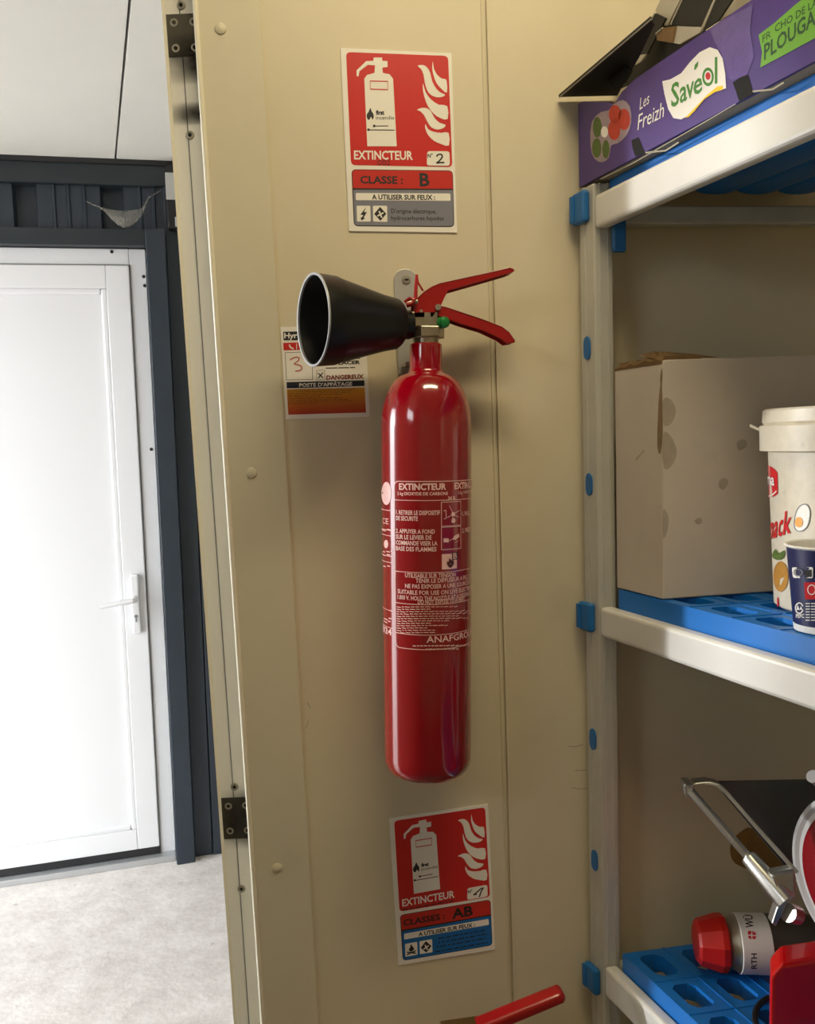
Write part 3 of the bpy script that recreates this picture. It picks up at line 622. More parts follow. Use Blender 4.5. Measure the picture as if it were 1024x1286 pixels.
def make_sign(S, label, two):
    T = 0.0015
    rt_ = root('safety_sign', S.at(0.5, 1, 0), label, 'sign', 'fire extinguisher signs')
    q = [S.at(a, b, 0.0002) for a, b in ((0, 0), (1, 0), (1, 1), (0, 1))]
    MB().prism(q, (0, -T, 0)).build('plate', WHITEP, rt_)
    L = [T+0.0002+0.00018*(i+1) for i in range(5)]
    def mp(l): return lambda x, y: S.at(*c1(x, y), L[l])
    rr = lambda mb, q, r, l: fill(mb, rounded(q, r), mp(l))
    decal('red_panel', SIGNR, rt_, lambda mb: rr(mb, [(165,125),(775,148),(800,812),(195,800)], 28, 0))
    decal('class_border', BLACK, rt_, lambda mb: rr(mb, [(197,825),(803,832),(812,1170),(212,1165)], 28, 0))
    decal('class_panel', SIGNR2, rt_, lambda mb: fill(mb, rounded([(202,829),(799,836),(803,942),(207,938)], 22)[0:10] + [np.array((803,942)), np.array((207,938))], mp(1)))
    decal('use_panel', SIGNB if two else SIGNG, rt_, lambda mb: fill(mb, [np.array((208,948)), np.array((803,950))] + rounded([(208,948),(803,950),(807,1165),(217,1160)], 22)[10:20], mp(1)))
    decal('extinguisher_symbol', WHITEP, rt_, lambda mb: fill(mb, EXTSYM, mp(1)))
    for F in FLAMES: decal('flame', WHITEP, rt_, lambda mb: fill(mb, smooth_poly(F, 2), mp(1)))
    decal('white_boxes', WHITEP, rt_, lambda mb: (rr(mb, [(650,717),(783,718),(785,805),(647,803)], 16, 2), rr(mb, [(223,967),(788,970),(790,1014),(223,1010)], 8, 2), rr(mb, [(228,1043),(310,1043),(312,1138),(230,1138)], 8, 2), rr(mb, [(325,1043),(410,1043),(412,1140),(327,1138)], 8, 2)))
    decal('symbol_window', SIGNR, rt_, lambda mb: stroke(mb, [(309,299),(414,301),(414,351),(310,347)], 7, mp(2), closed=True))
    def logo(mb):
        fill(mb, smooth_poly([(310,458),(318,480),(328,495),(330,515),(322,530),(316,512),(310,520),(305,528),(296,530),(288,512),(290,495),(300,482)], 2), mp(2))
        text(mb, 'first', (343,499), (393,499), 24, mp(2), 0.05); text(mb, 'incendie', (343,528), (452,528), 22, mp(2), 0.0)
        stroke(mb, [(340,567),(418,567)], 5, mp(2)); stroke(mb, [(305,590),(455,592)], 5, mp(2))
        for x, y in ((333,567), (299,589)): fill(mb, [(x+8*math.cos(k), y+8*math.sin(k)) for k in np.linspace(0, 5.6, 9)], mp(2))
    decal('brand_mark', BLACK, rt_, logo)
    upv = (-0.03, -1)
    decal('title_lettering', WHITEP, rt_, lambda mb: text(mb, 'EXTINCTEUR', (213,765), (565,768), 50, mp(1), 0.025, upv))
    def blk(mb):
        text(mb, 'N°', (652,757), (682,755), 22, mp(3), 0.03)
        if two:
            stroke(mb, [(690,775),(745,735),(757,733),(740,762),(728,797)], 9, mp(3)); stroke(mb, [(690,775),(712,772)], 8, mp(3))
        else:
            stroke(mb, smooth_open([(705,750),(716,738),(735,738),(738,755),(718,780),(705,788),(728,786),(752,786)]), 9, mp(3))
        if two:
            text(mb, 'CLASSES :', (218,908), (498,912), 42, mp(2), 0.03, upv); text(mb, 'AB', (545,922), (685,922), 70, mp(2), 0.03, upv)
        else:
            text(mb, 'CLASSE :', (250,908), (505,912), 42, mp(2), 0.03, upv); text(mb, 'B', (605,925), (665,925), 74, mp(2), 0.03, upv); text(mb, 'CO2', (352,798), (427,800), 28, mp(2), 0.0, upv)
            text(mb, "D'origine électrique,", (435,1087), (705,1090), 26, mp(2), 0.005, upv); text(mb, 'hydrocarbures liquides', (435,1127), (748,1130), 24, mp(2), 0.005, upv)
        text(mb, 'A UTILISER SUR FEUX :', (320,1005), (697,1008), 28, mp(3), 0.03, upv)
        if two:     # small print too faint to read, campfire icon
            random.seed(5)
            for y, x0, x1 in ((790,215,560), (1048,450,770), (1078,450,785), (1108,440,770), (1142,430,780)):
                x = x0
                while x < x1:
                    w = random.uniform(14, 45); stroke(mb, [(x, y), (min(x+w, x1), y)], 8, mp(2)); x += w+9
            stroke(mb, [(240,1125),(300,1105)], 9, mp(3)); stroke(mb, [(240,1105),(300,1125)], 9, mp(3))
            fill(mb, smooth_poly([(270,1108),(252,1090),(262,1075),(268,1052),(280,1075),(290,1090)], 2), mp(3))
        else:
            fill(mb, [(285,1050),(250,1098),(268,1098),(258,1115),(250,1112),(258,1132),(278,1118),(270,1114),(290,1080),(272,1082)], mp(3))
        fill(mb, [(368,1050),(405,1092),(370,1134),(333,1092)], mp(3))
    decal('black_lettering', BLACK, rt_, blk)
    decal('pictogram_cross', WHITEP, rt_, lambda mb: (stroke(mb, [(352,1105),(388,1085)], 9, mp(4)), stroke(mb, [(362,1075),(378,1115)], 9, mp(4))))
    return rt_
def smooth_open(pts, n=4):
    pts = [np.array(p, float) for p in pts]; P_ = [pts[0]] + pts + [pts[-1]]; out = []
    for i in range(1, len(P_)-2):
        p0, p1, p2, p3 = P_[i-1:i+3]
        for k in range(n):
            t = k/n; out.append(0.5*((2*p1)+(-p0+p2)*t+(2*p0-5*p1+4*p2-p3)*t*t+(-p0+3*p1-3*p2+p3)*t**3))
    return out + [pts[-1]]
make_sign(S1, 'red and white extinguisher sign numbered 2, class B with grey lower panel, above the horn', False)
make_sign(S2, 'red and white extinguisher sign numbered 1, classes AB with blue lower panel', True)
def bait():
    S = SB; T = 0.0008
    def c4(x, y): return S.inv(on_wall(345+x/7.877, 400+y/7.877))
    def mp(l): return lambda x, y: S.at(*c4(x, y), T+0.0002+0.00018*(l+1))
    rt_ = root('bait_station_sign', S.at(0.5, 1, 0), 'small white, orange and red bait station notice partly behind the black horn', 'sign')
    MB().prism([S.at(a, b, 0.0002) for a, b in ((0, 0), (1, 0), (1, 1), (0, 1))], (0, -T, 0)).build('plate', WHITEP, rt_)
    decal('brand_box', BLACK, rt_, lambda mb: fill(mb, rounded([(85,132),(400,126),(402,212),(88,218)], 10), mp(0)))
    decal('brand_lettering', WHITEP, rt_, lambda mb: text(mb, 'Hyr', (95,196), (225,193), 50, mp(1), 0.03))
    decal('phone_box', SIGNR, rt_, lambda mb: fill(mb, [(85,242),(400,234),(402,308),(90,316)], mp(0)))
    decal('phone_symbol', WHITEP, rt_, lambda mb: (stroke(mb, smooth_open([(148,258),(152,278),(168,294),(190,298)]), 14, mp(1)), text(mb, 'I', (215,305), (222,305), 55, mp(1))))
    decal('number_box', BLACK, rt_, lambda mb: stroke(mb, [(104,338),(370,330),(376,604),(118,608)], 6, mp(0), closed=True))
    decal('written_number', MARKER, rt_, lambda mb: stroke(mb, smooth_open([(152,412),(190,388),(240,388),(232,420),(195,450),(245,462),(268,482),(258,512),(205,522)]), 10, mp(1)))
    decal('tick_box', CARTONB, rt_, lambda mb: stroke(mb, [(415,515),(495,512),(497,606),(417,608)], 5, mp(0), closed=True))
    def bl(mb):
        stroke(mb, [(428,540),(480,588)], 10, mp(1)); stroke(mb, [(478,535),(432,590)], 10, mp(1))
        text(mb, 'DEPLACER', (508,462), (846,448), 32, mp(0), 0.04); stroke(mb, [(505,492),(620,489)], 9, mp(0)); stroke(mb, [(630,489),(735,487)], 9, mp(0)); stroke(mb, [(745,487),(795,485)], 9, mp(0)); stroke(mb, [(600,405),(845,392)], 14, mp(0))
    decal('black_lettering', BLACK, rt_, bl)
    decal('warning_lettering', mat('dark_warning_red', srgb(120, 22, 18), 0.45), rt_, lambda mb: text(mb, 'DANGEREUX', (512,606), (882,594), 40, mp(0), 0.04))
    decal('title_bar', NAVY, rt_, lambda mb: fill(mb, [(118,630),(887,612),(890,668),(120,692)], mp(0)))
    decal('title_lettering', WHITEP, rt_, lambda mb: text(mb, "POSTE D'APPÂTAGE", (243,678), (766,664), 34, mp(1), 0.03))
    decal('warning_panel', BAITG, rt_, lambda mb: fill(mb, [(120,702),(890,684),(904,930),(136,952)], mp(0)))
    def sm(mb):
        random.seed(9)
        for i in range(9):
            y = 712+i*17; x = 135; e = random.choice((420, 660, 520, 740))
            while x < e:
                w = random.uniform(20, 60); stroke(mb, [(x, y-x*0.02), (x+w, y-(x+w)*0.02)], 4, mp(1)); x += w+10
    decal('small_print', DKRED, rt_, sm)
bait()

# ================================================================== SECOND EXTINGUISHER, standing on the floor below, its lever in view
X2, Y2 = 0.185, -0.092
e2 = root('fire_extinguisher', (X2, Y2, 0), 'second red extinguisher below the lower sign, only its long red lever in view', 'extinguisher')
pr = [(0.004, 0.0), (0.004, 0.06), (0.0, 0.068), (0.006, 0.078), (0.02, 0.082), (0.50, 0.082)] + [(0.50+0.10*math.sin(t), 0.024+0.058*math.cos(t)) for t in np.linspace(0.15, 1.5, 9)] + [(0.66, 0.022)]
MB().lathe((X2, Y2, 0), (0, 0, 1), pr, 48).build('cylinder', RED, e2, smooth=True)
MB().lathe((X2, Y2, 0.655), (0, 0, 1), [(0, 0.021), (0.02, 0.021), (0.021, 0.016), (0.052, 0.015)], 20).build('valve_body', BRASS, e2, smooth=True)
q = [on_wall(x, y, Y2) for x, y in ((596, 1291), (612, 1284), (640, 1272), (690, 1252), (700, 1249))]
pz = [np.array([p[0], Y2, p[2]]) for p in q]
MB().box((X2-0.026, Y2-0.012, 0.704), (X2+0.024, Y2+0.012, 0.7480)).build('lever_head', BRASS, e2, bevel=0.002)
mb = MB(); dl = (pz[-1]-pz[0]); L_ = np.linalg.norm(dl); dl /= L_; nl = np.array([-dl[2], 0, dl[0]])
ol = [pz[0]-nl*0.009-dl*0.02, pz[0]+nl*0.007-dl*0.02] + [pz[0]+dl*(L_*t)+nl*0.0075 for t in (0.3, 0.6, 1.0)] + [pz[-1]+dl*(0.0085*math.sin(t))+nl*(0.0085*math.cos(t)) for t in np.linspace(0.4, 2.74, 7)] + [pz[0]+dl*(L_*t)-nl*0.0085 for t in (0.6, 0.3)]
mb.prism([p-np.array([0, 0.012, 0]) for p in ol], (0, 0.024, 0)).build('squeeze_lever', REDL, e2, bevel=0.006, bseg=4)
MB().tube([(X2+0.01, Y2, 0.69), (X2+0.05, Y2, 0.688), (X2+0.115, Y2, 0.672)], 0.008, 10).build('carry_handle', REDL, e2, smooth=True)
#PART3
# ================================================================== SHELVING UNIT
US = math.radians(12.26); u = np.array([math.sin(US), -math.cos(US), 0.0]); ex = np.array([1.0, 0, 0])
LF = np.array([0.3918, -0.0413, 0.0])                 # outer corner of the far post, on the floor
def S(al, ac, z): return LF + u*al + ex*ac + np.array([0, 0, z])
def sbox(mb, a0, a1, c0, c1, z0, z1):
    return mb.hexa([S(a0, c0, z0), S(a0, c1, z0), S(a1, c1, z0), S(a1, c0, z0), S(a0, c0, z1), S(a0, c1, z1), S(a1, c1, z1), S(a1, c0, z1)])
SHL, SHD = 0.98, 0.48                                  # length towards the camera, depth along the wall
BEAMS = ((1.7185, 1.7575), (1.2165, 1.2550), (0.7215, 0.7650)); ZD = (1.7745, 1.278, 0.787)
sh = root('shelving_unit', S(0, 0, 0), 'aluminium shelving unit with blue plastic shelves against the cream wall', 'shelving')
for a0 in (-0.032, SHL-0.032):
    for c0 in (0.0, SHD-0.024):
        top = 1.772
        p = sbox(MB(), a0, a0+0.032, c0, c0+0.024, 0.0, top).build('post', SHELFM, sh, bevel=0.002)
        if a0 < 0 and c0 == 0.0:
            sbox(MB(), a0+0.011, a0+0.014, -0.0012, 0.001, 0.0, top).build('ridge', SHELFM, p)
            sbox(MB(), a0+0.0305, a0+0.0332, 0.007, 0.0085, 0.0, top).build('ridge', SHELFM, p)
            sbox(MB(), a0+0.0305, a0+0.0332, 0.017, 0.0185, 0.0, top).build('ridge', SHELFM, p)
for z0, z1 in BEAMS:
    for c0 in (0.0, SHD-0.018): sbox(MB(), 0.001, SHL-0.033, c0, c0+0.018, z0, z1).build('beam', BEAMM, sh, bevel=0.005, bseg=3)
    for a0 in (-0.022, SHL-0.026): sbox(MB(), a0, a0+0.016, 0.0245, SHD-0.0245, z0+0.007, z1-0.010).build('end_rail', SHELFM, sh, bevel=0.002)
# blue clips and plugs on the outer side of the far post
def on_post(px, py): p = on_plane(px, py, LF, (-u[1], u[0], 0)); return (p-LF)@u, p[2]
for px, py in ((731, 263), (736, 772), (744, 1223)):
    al, z = on_post(px, py)
    c = sbox(MB(), -0.033, -0.006, -0.010, -0.0002, z-0.019, z+0.019).build('clip', BLUEC, sh, bevel=0.004, bseg=3)
    sbox(MB(), -0.0325, -0.025, -0.0125, -0.009, z-0.016, z+0.016).build('lip', BLUEC, c, bevel=0.0012)
for px, py in ((734.5, 438), (736, 608), (740, 925), (742.5, 1076)):
    al, z = on_post(px, py)
    mb = MB(); cpt = S(-0.0165, 0.0, z); n_ = np.array([u[1], -u[0], 0.0])
    mb.prism([cpt + u*0.0072*math.cos(t) + np.array([0, 0, 0.0145])*math.copysign(abs(math.sin(t))**0.6, math.sin(t)) for t in np.linspace(0, 2*math.pi, 20, endpoint=False)], n_*0.0022).build('plug', BLUEC, sh, bevel=0.0008)
for zc, h in ((1.7185, 0.033), (1.2165, 0.010)):
    sbox(MB(), 0.004, 0.010, 0.019, 0.036, zc-h+0.004, zc+0.02).build('bracket_tab', BLUEC, sh, bevel=0.004, bseg=3)
# slotted blue decks
PA, PC = 0.066, 0.058
def slotted(z, a0, na, c0, nc, name):
    mb = MB(); th = 0.022
    def P(a, c, zz): return S(a, c, zz)
    for i in range(na):
        for j in range(nc):
            A0, A1, C0, C1 = a0+i*PA, a0+(i+1)*PA, c0+j*PC, c0+(j+1)*PC
            h0, h1, k0, k1 = A0+0.010, A1-0.010, C0+0.0135, C1-0.0135; r = 0.007
            out = [(A0, C0), (A1, C0), (A1, C1), (A0, C1)]
            ins = [(h0+r, k0), (h1-r, k0), (h1, k0+r), (h1, k1-r), (h1-r, k1), (h0+r, k1), (h0, k1-r), (h0, k0+r)]
            for zz, zs in ((z, 1), (z-th, -1)):
                vs = [P(a, c, zz) for a, c in out] + [P(a, c, zz) for a, c in ins]
                fs = [(0, 1, 5, 4), (1, 6, 5), (1, 2, 7, 6), (2, 8, 7), (2, 3, 9, 8), (3, 10, 9), (3, 0, 11, 10), (0, 4, 11)]
                mb.add(vs, fs)
            vs = [P(a, c, z) for a, c in ins] + [P(a, c, z-th) for a, c in ins]
            mb.add(vs, [(k, (k+1) % 8, 8+(k+1) % 8, 8+k) for k in range(8)])
            # raised joint lines of the moulding
            if j: mb.hexa([P(A0, C0-0.0009, z), P(A0, C0+0.0009, z), P(A1, C0+0.0009, z), P(A1, C0-0.0009, z), P(A0, C0-0.0009, z+0.0010), P(A0, C0+0.0009, z+0.0010), P(A1, C0+0.0009, z+0.0010), P(A1, C0-0.0009, z+0.0010)])
            if i: mb.hexa([P(A0-0.0009, C0, z), P(A0-0.0009, C1, z), P(A0+0.0009, C1, z), P(A0+0.0009, C0, z), P(A0-0.0009, C0, z+0.0010), P(A0-0.0009, C1, z+0.0010), P(A0+0.0009, C1, z+0.0010), P(A0+0.0009, C0, z+0.0010)])
    A0, A1, C0, C1 = a0, a0+na*PA, c0, c0+nc*PC
    mb.add([P(A0, C0, z), P(A1, C0, z), P(A1, C1, z), P(A0, C1, z), P(A0, C0, z-0.034), P(A1, C0, z-0.034), P(A1, C1, z-0.034), P(A0, C1, z-0.034)], [(0, 1, 5, 4), (1, 2, 6, 5), (2, 3, 7, 6), (3, 0, 4, 7)])
    return mb.build(name, BLUE, sh)
for z in ZD[1:]:
    for k in range(2): slotted(z, 0.0135+k*(7*PA+0.001), 7, 0.0185, 7, 'shelf_panel')
# top level: ribbed slats running lengthways
for k in range(8):
    c0 = 0.0195+k*0.0545; mb = MB(); n = 8; w = 0.0525
    sec = [(c0, ZD[0]), (c0+w, ZD[0]), (c0+w, ZD[0]-0.010)] + [(c0+w*(0.5+0.5*math.cos(t)), ZD[0]-0.010-0.006*math.sin(t)) for t in np.linspace(0.2, math.pi-0.2, n)] + [(c0, ZD[0]-0.010)]
    mb.prism([S(0.002, c, z) for c, z in sec], u*(SHL-0.04)).build('slat', BLUE, sh)

# ---------------------------------------------------------------- purple fruit crate on the top shelf
cr = root('fruit_crate', S(0.2, 0.1, ZD[0]), 'purple printed cardboard fruit crate with a green label on the top shelf', 'crate')
CB, CT = ZD[0]+0.0008, 1.857; CA0, CA1, CD = -0.030, 0.46, 0.30
def cface(px, py, lift=0.0): p = on_plane(px, py, LF-ex*0.0, (-u[1], u[0], 0)); return p - np.array([-u[1], u[0], 0])*lift
OUTN = np.array([u[1], -u[0], 0.0])
def c5(x, y, lift): return on_plane(690+x/3.066, y/3.066, LF, OUTN) + OUTN*lift
mb = MB(); t = 0.004
front = [S(CA0, 0, CB), S(CA1, 0, CB), S(CA1, 0, CT), S(0.085, 0, CT), S(0.060, 0, CT-0.004), S(0.045, 0, CT-0.012), S(0.030, 0, CT-0.004), S(CA0+0.012, 0, CT+0.014), S(CA0, 0, CT+0.016)]
mb.prism(front, ex*t).build('front_panel', PURP, cr)
sbox(MB(), CA0, CA0+t, t, CD, CB, CT+0.012).build('end_panel', PURP, cr)
sbox(MB(), CA1-t, CA1, t, CD, CB, CT+0.012).build('end_panel', PURP, cr)
sbox(MB(), CA0, CA1, CD, CD+t, CB, CT).build('back_panel', PURP, cr)
sbox(MB(), CA0+t, CA1-t, t, CD, CB, CB+0.004).build('bottom', CARDE, cr)
fl = lambda name, m, pts, l, sm=0: decal(name, m, cr, lambda mb: fill(mb, smooth_poly(pts, sm) if sm else pts, lambda x, y: c5(x, y, l)))
fl('slot', HOLE, [(318,540),(345,528),(358,560),(372,590),(332,602),(322,570)], 0.0004); fl('slot', HOLE, [(708,318),(735,300),(768,288),(778,325),(790,360),(733,390),(720,350)], 0.0004)
decal('fold_edge', CARDE, cr, lambda mb: (stroke(mb, [(372,588),(450,580),(500,548)], 6, lambda x, y: c5(x, y, 0.0005)), stroke(mb, [(785,352),(860,345),(905,318)], 7, lambda x, y: c5(x, y, 0.0005)), stroke(mb, [(200,690),(330,625),(600,470),(720,400)], 3, lambda x, y: c5(x, y, 0.0005))))  # pale card-coloured strokes beside the slots and along the lower front
fl('tape_patch', PURPL, [(620,112),(700,62),(785,18),(775,120),(792,215),(765,286),(710,310),(690,300),(670,215),(640,165)], 0.0004)
fl('logo_panel', WHITEP, [(437,313),(470,305),(510,282),(545,238),(580,202),(620,182),(650,192),(670,225),(680,285),(683,340),(640,352),(600,375),(545,440),(510,460),(480,455),(460,420),(445,360)], 0.0005)
fl('logo_swoosh', YELLOW, [(525,455),(570,408),(610,366),(648,334),(672,329),(670,346),(640,355),(600,382),(560,430),(540,450)], 0.0007)
def saveol(mb):
    m = lambda x, y: c5(x, y, 0.0007)
    text(mb, 'S', (472,412), (503,402), 88, m, 0.015); text(mb, 'a', (505,398), (533,383), 84, m, 0.015); text(mb, 'v', (530,385), (560,368), 84, m, 0.015)
    text(mb, 'e', (558,370), (592,350), 84, m, 0.015); text(mb, 'l', (640,322), (650,318), 98, m, 0.015)
    fill(mb, [(560,270),(563,250),(577,235),(575,255),(566,268)], m)
    c = np.array((614, 296)); n = 20
    mb.add([m(*(c+np.array((r*0.62*math.cos(k*2*math.pi/n), r*math.sin(k*2*math.pi/n))))) for r in (36, 24) for k in range(n)], [(k, (k+1)%n, n+(k+1)%n, n+k) for k in range(n)])
decal('logo_lettering', LOGOG, cr, saveol)
fl('logo_dot', LOGOR, [(614+10*math.cos(k), 293+15*math.sin(k)) for k in np.linspace(0, 6, 12)], 0.0007)
decal('variety_lettering', WHITEP, cr, lambda mb: (text(mb, 'Les', (350,424), (386,398), 44, lambda x, y: c5(x, y, 0.0006), 0.0, italic=0.1), text(mb, 'Freizh', (342,502), (442,450), 58, lambda x, y: c5(x, y, 0.0006), 0.0, italic=0.1)))
fl('berry_halo', GLOW, [(165,470),(200,432),(230,425),(250,400),(285,385),(312,410),(318,470),(300,520),(265,552),(240,560),(232,605),(205,625),(175,610),(160,560)], 0.0004, 2)
for cxb, cyb, rx, ry in ((252, 500, 24, 40), (290, 460, 24, 42), (255, 440, 24, 36)): fl('berry', BERRY, [(cxb+rx*math.cos(k), cyb+ry*math.sin(k)) for k in np.linspace(0, 6, 14)], 0.0006)
for cxb, cyb, rx, ry in ((187, 490, 17, 40), (185, 570, 18, 38), (220, 575, 14, 36)): fl('leaf', LEAF, [(cxb+rx*math.cos(k), cyb+ry*math.sin(k)) for k in np.linspace(0, 6, 14)], 0.0006)
fl('flower', WHITEP, [(215+14*math.cos(k), 508+22*math.sin(k)) for k in np.linspace(0, 6, 12)], 0.0007)
fl('green_label', LABELG, [(808,135),(870,88),(950,18),(1024,-40),(1300,-230),(1310,-50),(1024,148),(900,215),(815,260),(822,200)], 0.0005)
decal('label_lettering', TXTG, cr, lambda mb: (text(mb, 'PLOUGASTEL', (830,232), (1130,18), 58, lambda x, y: c5(x, y, 0.0007), 0.02), text(mb, 'CHO DE LA', (872,126), (1035,20), 28, lambda x, y: c5(x, y, 0.0007), 0.01), text(mb, 'FR', (824,166), (856,142), 28, lambda x, y: c5(x, y, 0.0007), 0.0)))
# black carton sheet overhanging the crate, and folded black trays inside it
sheet_o = root('carton_sheet', S(0.1, 0.0, CT+0.02), 'flat black carton sheet overhanging the far end of the purple crate', 'carton')
f0 = on_wall(702, 122, -0.006); f1 = on_plane(822, 20, LF-ex*0.022, OUTN)
e1 = (f1-f0)*0.97
MB().prism([f0, f0+e1, f0+e1*0.93+np.array([0.012, 0, 0.0005]), f0+e1*0.55+np.array([0.040, 0, 0.0016]), f0+np.array([0.075, 0, 0.003])], (0, 0, 0.0028)).build('board', BLKCARD, sheet_o)
MB().obox(f0-np.array([0, 0, 0.0006]), e1, (0.0016, 0, 0), (0, 0, 0.0006)).build('torn_edge', CARDE, sheet_o)
def flap(parent, pts, ac, tilt, m=BLKCARD, edge=True):
    # a bent board: outline given on a plane parallel to the crate front, set back by ac, leaning by tilt
    q = [on_plane(690+x/3.066, y/3.066, LF+ex*ac, OUTN) for x, y in pts]; z0 = min(p[2] for p in q)
    q = [p + ex*(p[2]-z0)*tilt for p in q]
    MB().prism(q, ex*0.0022).build('board', m, parent)
    if edge:
        for i in edge: 
            a, b = q[i], q[(i+1) % len(q)]; MB().tube([a, b], 0.0012, 6).build('board_edge', CARDE, parent)
t1 = root('folded_tray', S(0.12, 0.03, CT), 'upright dark folded tray flap at the far end inside the purple crate', 'tray')
flap(t1, [(325,215),(395,50),(440,70),(372,215)], 0.036, 0.1, edge=(0,))
flap(t1, [(205,365),(262,238),(330,140),(398,62),(470,70),(600,118),(560,190),(430,260),(300,330)], 0.052, 0.0, edge=())  # large black board added so the gap into the crate reads dark
flap(t1, [(325,215),(372,208),(350,240),(330,250)], 0.028, 0.1, m=CARDE, edge=())
flap(t1, [(205,300),(255,238),(310,270),(290,318),(250,345)], 0.012, 0.2, edge=(0,))
t2 = root('folded_tray', S(0.2, 0.05, CT+0.01), 'black folded tray standing tallest in the middle of the purple crate', 'tray')
flap(t2, [(455,95),(500,-30),(640,-40),(590,105)], 0.040, 0.15, edge=(0, 2))
flap(t2, [(395,40),(420,-30),(505,-30),(455,100),(435,95)], 0.044, 0.15, m=CARDE, edge=())
flap(t2, [(590,118),(640,-40),(720,-40),(650,80)], 0.036, 0.15, edge=(0,))
flap(t2, [(480,100),(590,105),(580,125),(500,170),(475,165)], 0.024, 0.1, m=CARDE, edge=())
flap(t2, [(405,130),(430,108),(480,100),(472,165),(410,155)], 0.022, 0.1, m=CARTONB, edge=(0,))
flap(t2, [(650,82),(720,-40),(860,-60),(790,0)], 0.060, 0.1, m=CARDE, edge=())

# ---------------------------------------------------------------- white carton, bucket and cup on the middle shelf
Z2 = ZD[1]+0.0012
bx = root('cardboard_box', S(0.05, 0.2, Z2), 'large stained white cardboard box with torn top on the middle shelf', 'box')
A0, A1 = 0.008, 0.100; C0, C1 = 0.0195, 0.42; ZT = 1.5530
def Bx(al, ac, z): return S(al, ac, z)
MB().hexa([Bx(A0, C0, Z2), Bx(A0, C1, Z2), Bx(A1, C1, Z2), Bx(A1, C0, Z2), Bx(A0, C0, ZT-0.004), Bx(A0, C1, ZT), Bx(A1, C1, ZT+0.002), Bx(A1, C0, ZT)]).build('body', CARTON, bx, bevel=0.0015)
mb = MB()
sbox(mb, A0+0.004, A1-0.004, C0+0.004, C0+0.05, ZT-0.001, ZT+0.0045); mb.build('torn_flap', CARTONB, bx)
mb = MB(); mb.add([Bx(A1-0.01, C0+0.000, ZT+0.002), Bx(A1-0.02, C0+0.055, ZT+0.001), Bx(A1-0.045, C0+0.02, ZT+0.014), Bx(A1-0.05, C0+0.004, ZT+0.010)], [(0, 1, 2, 3)])
mb.prism([Bx(A1-0.004, C0+0.001, ZT+0.001), Bx(A1-0.006, C0+0.075, ZT+0.001), Bx(A1-0.012, C0+0.05, ZT+0.006), Bx(A1-0.02, C0+0.012, ZT+0.011)], (0, 0.004, 0.0005)).build('lifted_flap', CARTONB, bx)
mb = MB()
TJ = (0.1, 0.5, 0.3, 0.9, 0.4, 0.7, 1.0, 0.6, 0.9, 0.5)
for k in range(9):
    a = A0+0.001+k*0.010; mb.hexa([S(a, C0-0.0004, ZT-0.0045), S(a, C0+0.003, ZT-0.0045), S(a+0.0105, C0+0.003, ZT-0.0045), S(a+0.0105, C0-0.0004, ZT-0.0045)] + [S(a, C0-0.0004, ZT-0.004+0.006*TJ[k]), S(a, C0+0.003, ZT+0.006*TJ[k]), S(a+0.0105, C0+0.003, ZT+0.006*TJ[k+1]), S(a+0.0105, C0-0.0004, ZT-0.004+0.006*TJ[k+1])])
mb.build('torn_edge', CARTONB, bx)
FN = np.array([0, -1.0, 0])
def bf(px, py, l=0.0004): p = on_plane(px, py, S(A1, 0, 0), (0, 1, 0)); return p + FN*l
for pts in ([(833,502),(843,502),(849,516),(843,532),(833,533)], [(833,545),(842,547),(850,565),(846,582),(834,588)], [(833,640),(840,650),(838,668),(833,675)], [(904,603),(911,600),(915,606),(909,615),(903,611)], [(873,653),(880,650),(882,656),(875,658)], [(926,555),(936,552),(938,560),(928,566)]):
    decal('stain', STAIN, bx, lambda mb: fill(mb, smooth_poly(pts, 3), bf))
def lf_(px, py, l=0.0004): return on_plane(px, py, S(0, C0, 0), OUTN) + OUTN*l
for pts in ([(829,490),(832,480),(833,545),(830,570),(826,560),(827,520)], [(830,470),(832.5,462),(832.5,480),(830,482)]):
    decal('stain', mat('brown_stain', srgb(146, 122, 90), 0.7, noise=0.3, nscale=60), bx, lambda mb: fill(mb, smooth_poly(pts, 2), lf_))
decal('scuff', STAIN, bx, lambda mb: stroke(mb, [(799,578),(810,565)], 2.2, lf_))
# bucket
BR0, BR1, BH = 0.076, 0.084, 0.175
pb = on_level(972, 764, Z2); vw = pb-CAMLOC; vw[2] = 0; vw /= np.linalg.norm(vw); sd = np.array([vw[1], -vw[0], 0])
BC = pb + sd*BR0*1.0 + vw*0.028; BC[2] = Z2
bk = root('plastic_bucket', BC, 'off-white lidded plastic snack bucket with red lettering on the middle shelf', 'bucket')
body = MB().lathe(BC, (0, 0, 1), [(0.0, BR0-0.004), (0.003, BR0), (BH, BR1)], 56).build('body', BUCKET, bk, smooth=True)
MB().lathe(BC, (0, 0, 1), [(BH-0.006, BR1+0.001), (BH-0.006, BR1+0.008), (BH+0.020, BR1+0.0085), (BH+0.022, BR1+0.004), (BH+0.024, BR1+0.006), (BH+0.036, BR1+0.0055), (BH+0.038, BR1+0.003), (BH+0.034, BR1-0.005), (BH+0.033, 0.0)], 56, cap=False).build('lid', BUCKET, bk, smooth=True)
def ba(px, py):   # angle and height on the bucket
    rr = BR1
    for _ in range(3):
        th, h = on_skin(px, py, BC, np.array([0, 0, 1.0]), np.array([1.0, 0, 0]), np.array([0, 1.0, 0]), rr); rr = BR0+(BR1-BR0)*h/BH
    return th if th < math.pi/2 else th-2*math.pi, h
def bs(th, h, e=0.0004): r = BR0+(BR1-BR0)*h/BH+e; return BC + np.array([r*math.cos(th), r*math.sin(th), h])
def c6(x, y, e=0.0005): return bs(*ba(940+x/4.286, 500+y/4.286), e)
